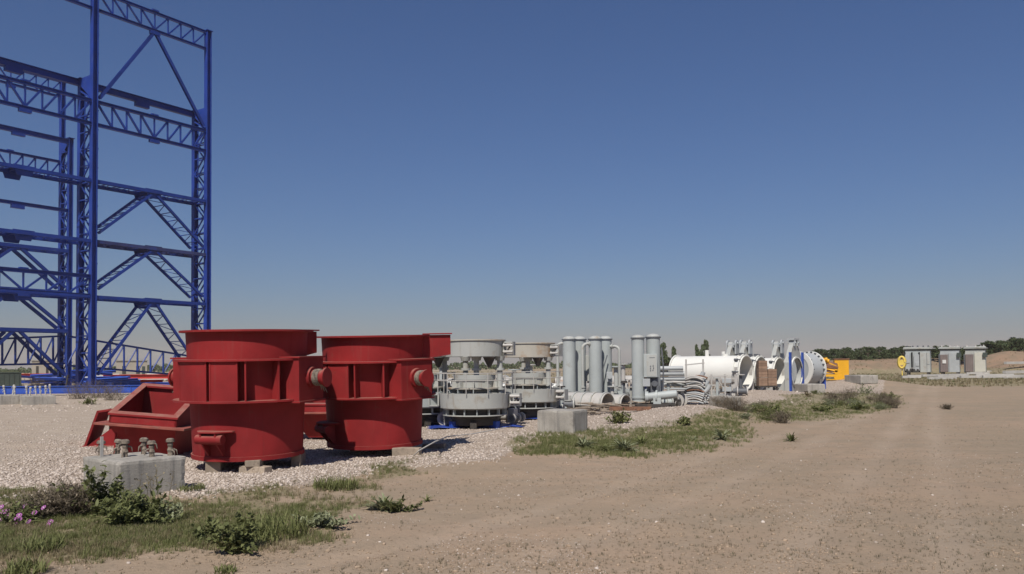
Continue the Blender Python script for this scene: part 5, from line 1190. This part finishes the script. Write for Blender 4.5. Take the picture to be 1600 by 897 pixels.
def blade_tuft(n, seed, spread=.06, w=.0035, lean=.55):
    r = np.random.default_rng(seed); V, F = [], []
    for i in range(n):
        a = r.uniform(0, 6.28); q = r.uniform(0, spread); b = np.array([q * math.cos(a), q * math.sin(a), 0]); d = r.uniform(0, 6.28); h = r.uniform(.05, .14); ln = r.uniform(.1, lean) * h * 1.5
        s = np.array([-math.sin(d), math.cos(d), 0]) * w; mid = b + np.array([math.cos(d) * ln * .35, math.sin(d) * ln * .35, h * .6]); tip = b + np.array([math.cos(d) * ln, math.sin(d) * ln, h])
        o_ = len(V); V += [b - s, b + s, mid + s * .8, mid - s * .8, tip]; F += [(o_, o_ + 1, o_ + 2), (o_, o_ + 2, o_ + 3), (o_ + 3, o_ + 2, o_ + 4)]
    return np.array(V), np.array(F)
def grass(name, n, x0, x1, y0, y1, fn, mat, smin, smax, label, blades=14, w=.0035):
    P = sample(n, x0, x1, y0, y1, fn); VS, FS, off = [], [], 0
    for k in range(4):
        tv, tf = blade_tuft(blades, 100 + k, .07, w); q = P[k::4]
        V, F = scatter(tv, tf, q - np.array([0, 0, .006]), rng.uniform(smin, smax, len(q)), rng.uniform(0, 6.28, len(q)))
        VS.append(V); FS.append(F + off); off += len(V)
    o = link(name, fast_mesh(name, np.vstack(VS), np.vstack(FS), mat)); o['kind'] = 'stuff'; o['label'] = label
pat = lambda P, s, k: sstep(.38, .6, vnoise(P, s, k) * .6 + vnoise(P, s * 2.7, k + 1) * .4)
grass('green_grass', 11000, -40, 1420, 605, 897, lambda P: grass_mask(P) ** 1.5 * (.10 + .90 * pat(P, 1.3, 31) * (.35 + .65 * pat(P, .5, 33))), LEAF_F, .3, .8, 'short green grass in patches along the edge of the dirt')
grass('verge_grass', 5000, 800, 1420, 608, 716, lambda P: grass_mask(P) * (.25 + .75 * pat(P, .9, 91)), LEAF_F, .5, 1.15, 'greener low grass along the verge by the concrete block')
grass('dry_grass', 6500, -40, 1420, 605, 897, lambda P: grass_mask(P) * (.10 + .90 * pat(P, 1.5, 41)), LEAF_Y, .3, .75, 'straw-coloured dry grass mixed through the green')
grass('tiny_weeds', 4200, -40, 1640, 615, 897, lambda P: (1 - gravel_mask(P)) * (1 - grass_mask(P)) * (.08 + .92 * pat(P, .45, 51)), LEAF_W, .12, .42, 'tiny dry weeds dotted over the bare dirt', 9, .004)
grass('field_grass', 3500, 1290, 1640, 574, 612, lambda P: (.2 + .8 * pat(P, .12, 61)) * sstep(66, 95, P[:, 1]), LEAF_Y, 1.2, 2.6, 'dry rough grass over the field before the transformers', 10, .008)
grass('field_weeds', 1500, 1290, 1640, 574, 608, lambda P: (.1 + .9 * pat(P, .12, 71)) * sstep(66, 95, P[:, 1]), LEAF_D, 1.0, 2.2, 'dull green weeds over the field before the transformers', 10, .009)
grass('yard_weeds', 2500, -40, 1000, 580, 612, lambda P: .05 + .95 * pat(P, .1, 81), LEAF_B, 1.5, 3.5, 'dry weeds over the far yard at left', 10, .009)

# ------------------------------------------------------------------ trees
def crown_mesh(h, w, n, seed, shape, ls):
    r = np.random.default_rng(seed); nc = 26; C = []
    for i in range(nc):
        t = r.uniform(.12, 1); rad = {'cone': (1 - t) ** .8 * .95 + .06, 'round': math.sqrt(max(.02, 1 - (2 * t - 1.05) ** 2)), 'column': (1 - t ** 4) * .8 + .1, 'hedge': (1 - t ** 3) * .9 + .12}[shape]
        a = r.uniform(0, 6.28); q = rad * w / 2 * math.sqrt(r.random()); C.append((q * math.cos(a), q * math.sin(a), h * ((.0 if shape == 'hedge' else .16) + .84 * t), (.10 + .12 * r.random()) * (w + h) / 2 * (1.1 - .5 * t)))
    C = np.array(C); k = r.integers(0, nc, n); d = r.normal(size=(n, 3)); d /= np.linalg.norm(d, axis=1)[:, None]
    P = C[k, :3] + d * (C[k, 3] * r.random(n) ** .4)[:, None] * np.array([1, 1, .85]); P[:, 2] = np.maximum(P[:, 2], (.02 if shape == 'hedge' else .15) * h * r.random(n))
    u = r.normal(size=(n, 3)); u /= np.linalg.norm(u, axis=1)[:, None]; v = np.cross(u, r.normal(size=(n, 3))); v /= np.linalg.norm(v, axis=1)[:, None]
    s = ls * r.uniform(.6, 1.3, n)[:, None]
    V = np.stack([P - u * s, P + v * s * .55, P + u * s, P - v * s * .55], 1).reshape(-1, 3); F = np.arange(4 * n).reshape(n, 4)
    return fast_mesh('crown', V, F, LEAF_T)
def trunk_mesh(h, r0, seed):
    r = random.Random(seed); m = MB(); m.path([(0, 0, -.1), (r.uniform(-.05, .05), 0, h * .3), (r.uniform(-.1, .1), .05, h * .8)], [r0, r0 * .7, r0 * .25], 8)
    for k in range(6):
        a = r.uniform(0, 6.28); z = h * r.uniform(.2, .6); m.path([(0, 0, z), (math.cos(a) * h * .12, math.sin(a) * h * .12, z + h * .12), (math.cos(a) * h * .2, math.sin(a) * h * .2, z + h * .26)], [r0 * .4, r0 * .25, r0 * .08], 5)
    return m
BARK = surf('tree_bark', (.10, .075, .055), .9, 0, .25, 3)
TP = {}
def tree(px, D, h, w, label, shape='round', seed=1, group=None, n=1500, ls=.28):
    key = (shape, seed, n)
    if key not in TP:
        tm = trunk_mesh(1.0, .035, seed).mesh('trunk'); tm.materials.append(BARK); TP[key] = (tm, crown_mesh(1.0, 1.0, n, seed, shape, ls * .2))
    p = onx(px, D); t = thing('tree', label, 'tree', (p.x, p.y, hz(p)), rnd.uniform(0, 6), group); t.scale = (w, w, h)
    link('trunk', TP[key][0], t); link('crown', TP[key][1], t)
    return t
for k, (px, D, h, w, sh, lab) in enumerate(((1036, 165, 6.2, 2.6, 'column', 'tall narrow dark tree just right of the two-tank dryer'), (1053, 165, 5.2, 2.8, 'cone', 'pointed dark tree between the dryer and the white pipe end'), (1088, 168, 5.6, 2.6, 'cone', 'pointed dark tree above the first white pipe, left of two'), (1102, 168, 6.6, 2.8, 'column', 'taller dark tree above the first white pipe, right of two'),
        (1068, 180, 3.2, 3.0, 'round', 'low round tree behind the first white pipe left end'), (1078, 185, 3.0, 3.0, 'round', 'low round tree between the pointed trees behind the white pipe'), (1043, 162, 3.4, 4.5, 'round', 'bushy low tree under the two trees by the dryer'), (1120, 185, 2.6, 4.0, 'round', 'low bushy tree right of the taller dark tree'), (1546, 165, 2.6, 4.6, 'round', 'round dark green tree on the earth bank right of the transformers'), (1590, 162, 2.5, 5.5, 'round', 'dense dark green tree on the earth bank at right edge'), (1500, 150, 2.7, 3.2, 'round', 'scraggly dark tree behind the middle transformer'), (1468, 152, 2.5, 4.0, 'round', 'dark tree rising behind the gap between the first two transformers'))):
    tree(px, D, h, w, lab, sh, 200 + k, None, 1500, .26)
for k in range(66):
    px = 1262 + (k + rnd.random() * .8) * 5.4; tree(px, 165 + rnd.uniform(-6, 14), rnd.uniform(1.8, 3.1), rnd.uniform(3.0, 5.0), 'one dark green orchard tree of the long unbroken row along the earth bank', 'hedge', 230 + k % 5, 'orchard trees along the bank', 1500, .2)
def far_row(name, x0, x1, D, hmin, hmax, n, label, seed):
    r = np.random.default_rng(seed); px = r.uniform(x0, x1, n); Dp = D * r.uniform(.95, 1.1, n)
    prof = hmin + (hmax - hmin) * (vnoise(np.column_stack([px, px * 0]), .06, seed) * .5 + vnoise(np.column_stack([px, px * 0]), .22, seed + 1) * .5)
    P = np.column_stack([(px - 800) / FPX * Dp, Dp, prof * r.random(n) ** .7]); u = r.normal(size=(n, 3)); v = np.cross(u, r.normal(size=(n, 3))); u /= np.linalg.norm(u, axis=1)[:, None]; v /= np.linalg.norm(v, axis=1)[:, None]
    s = r.uniform(.4, 1.0, n)[:, None]; V = np.stack([P - u * s, P + v * s * .7, P + u * s, P - v * s * .7], 1).reshape(-1, 3)
    o = link(name, fast_mesh(name, V, np.arange(4 * n).reshape(n, 4), LEAF_T)); o['kind'] = 'stuff'; o['label'] = label
far_row('far_tree_belt', -250, 1300, 420, 1.0, 4.6, 16000, 'far low tree belt along the horizon', 5)

# ------------------------------------------------------------------ dusty air
hm = bpy.data.materials.new('haze_air'); hm.use_nodes = True; hn = hm.node_tree; hn.nodes.remove(hn.nodes['Principled BSDF'])
pv = hn.nodes.new('ShaderNodeVolumePrincipled'); pv.inputs['Color'].default_value = (1.0, .91, .84, 1); pv.inputs['Density'].default_value = HAZE
hn.links.new(pv.outputs[0], hn.nodes['Material Output'].inputs['Volume'])
o = MB().box((0, 0, 22.0), (5200, 5200, 46.0)).build('haze', hm); o['kind'] = 'stuff'; o['label'] = 'thin dusty air over the whole yard'
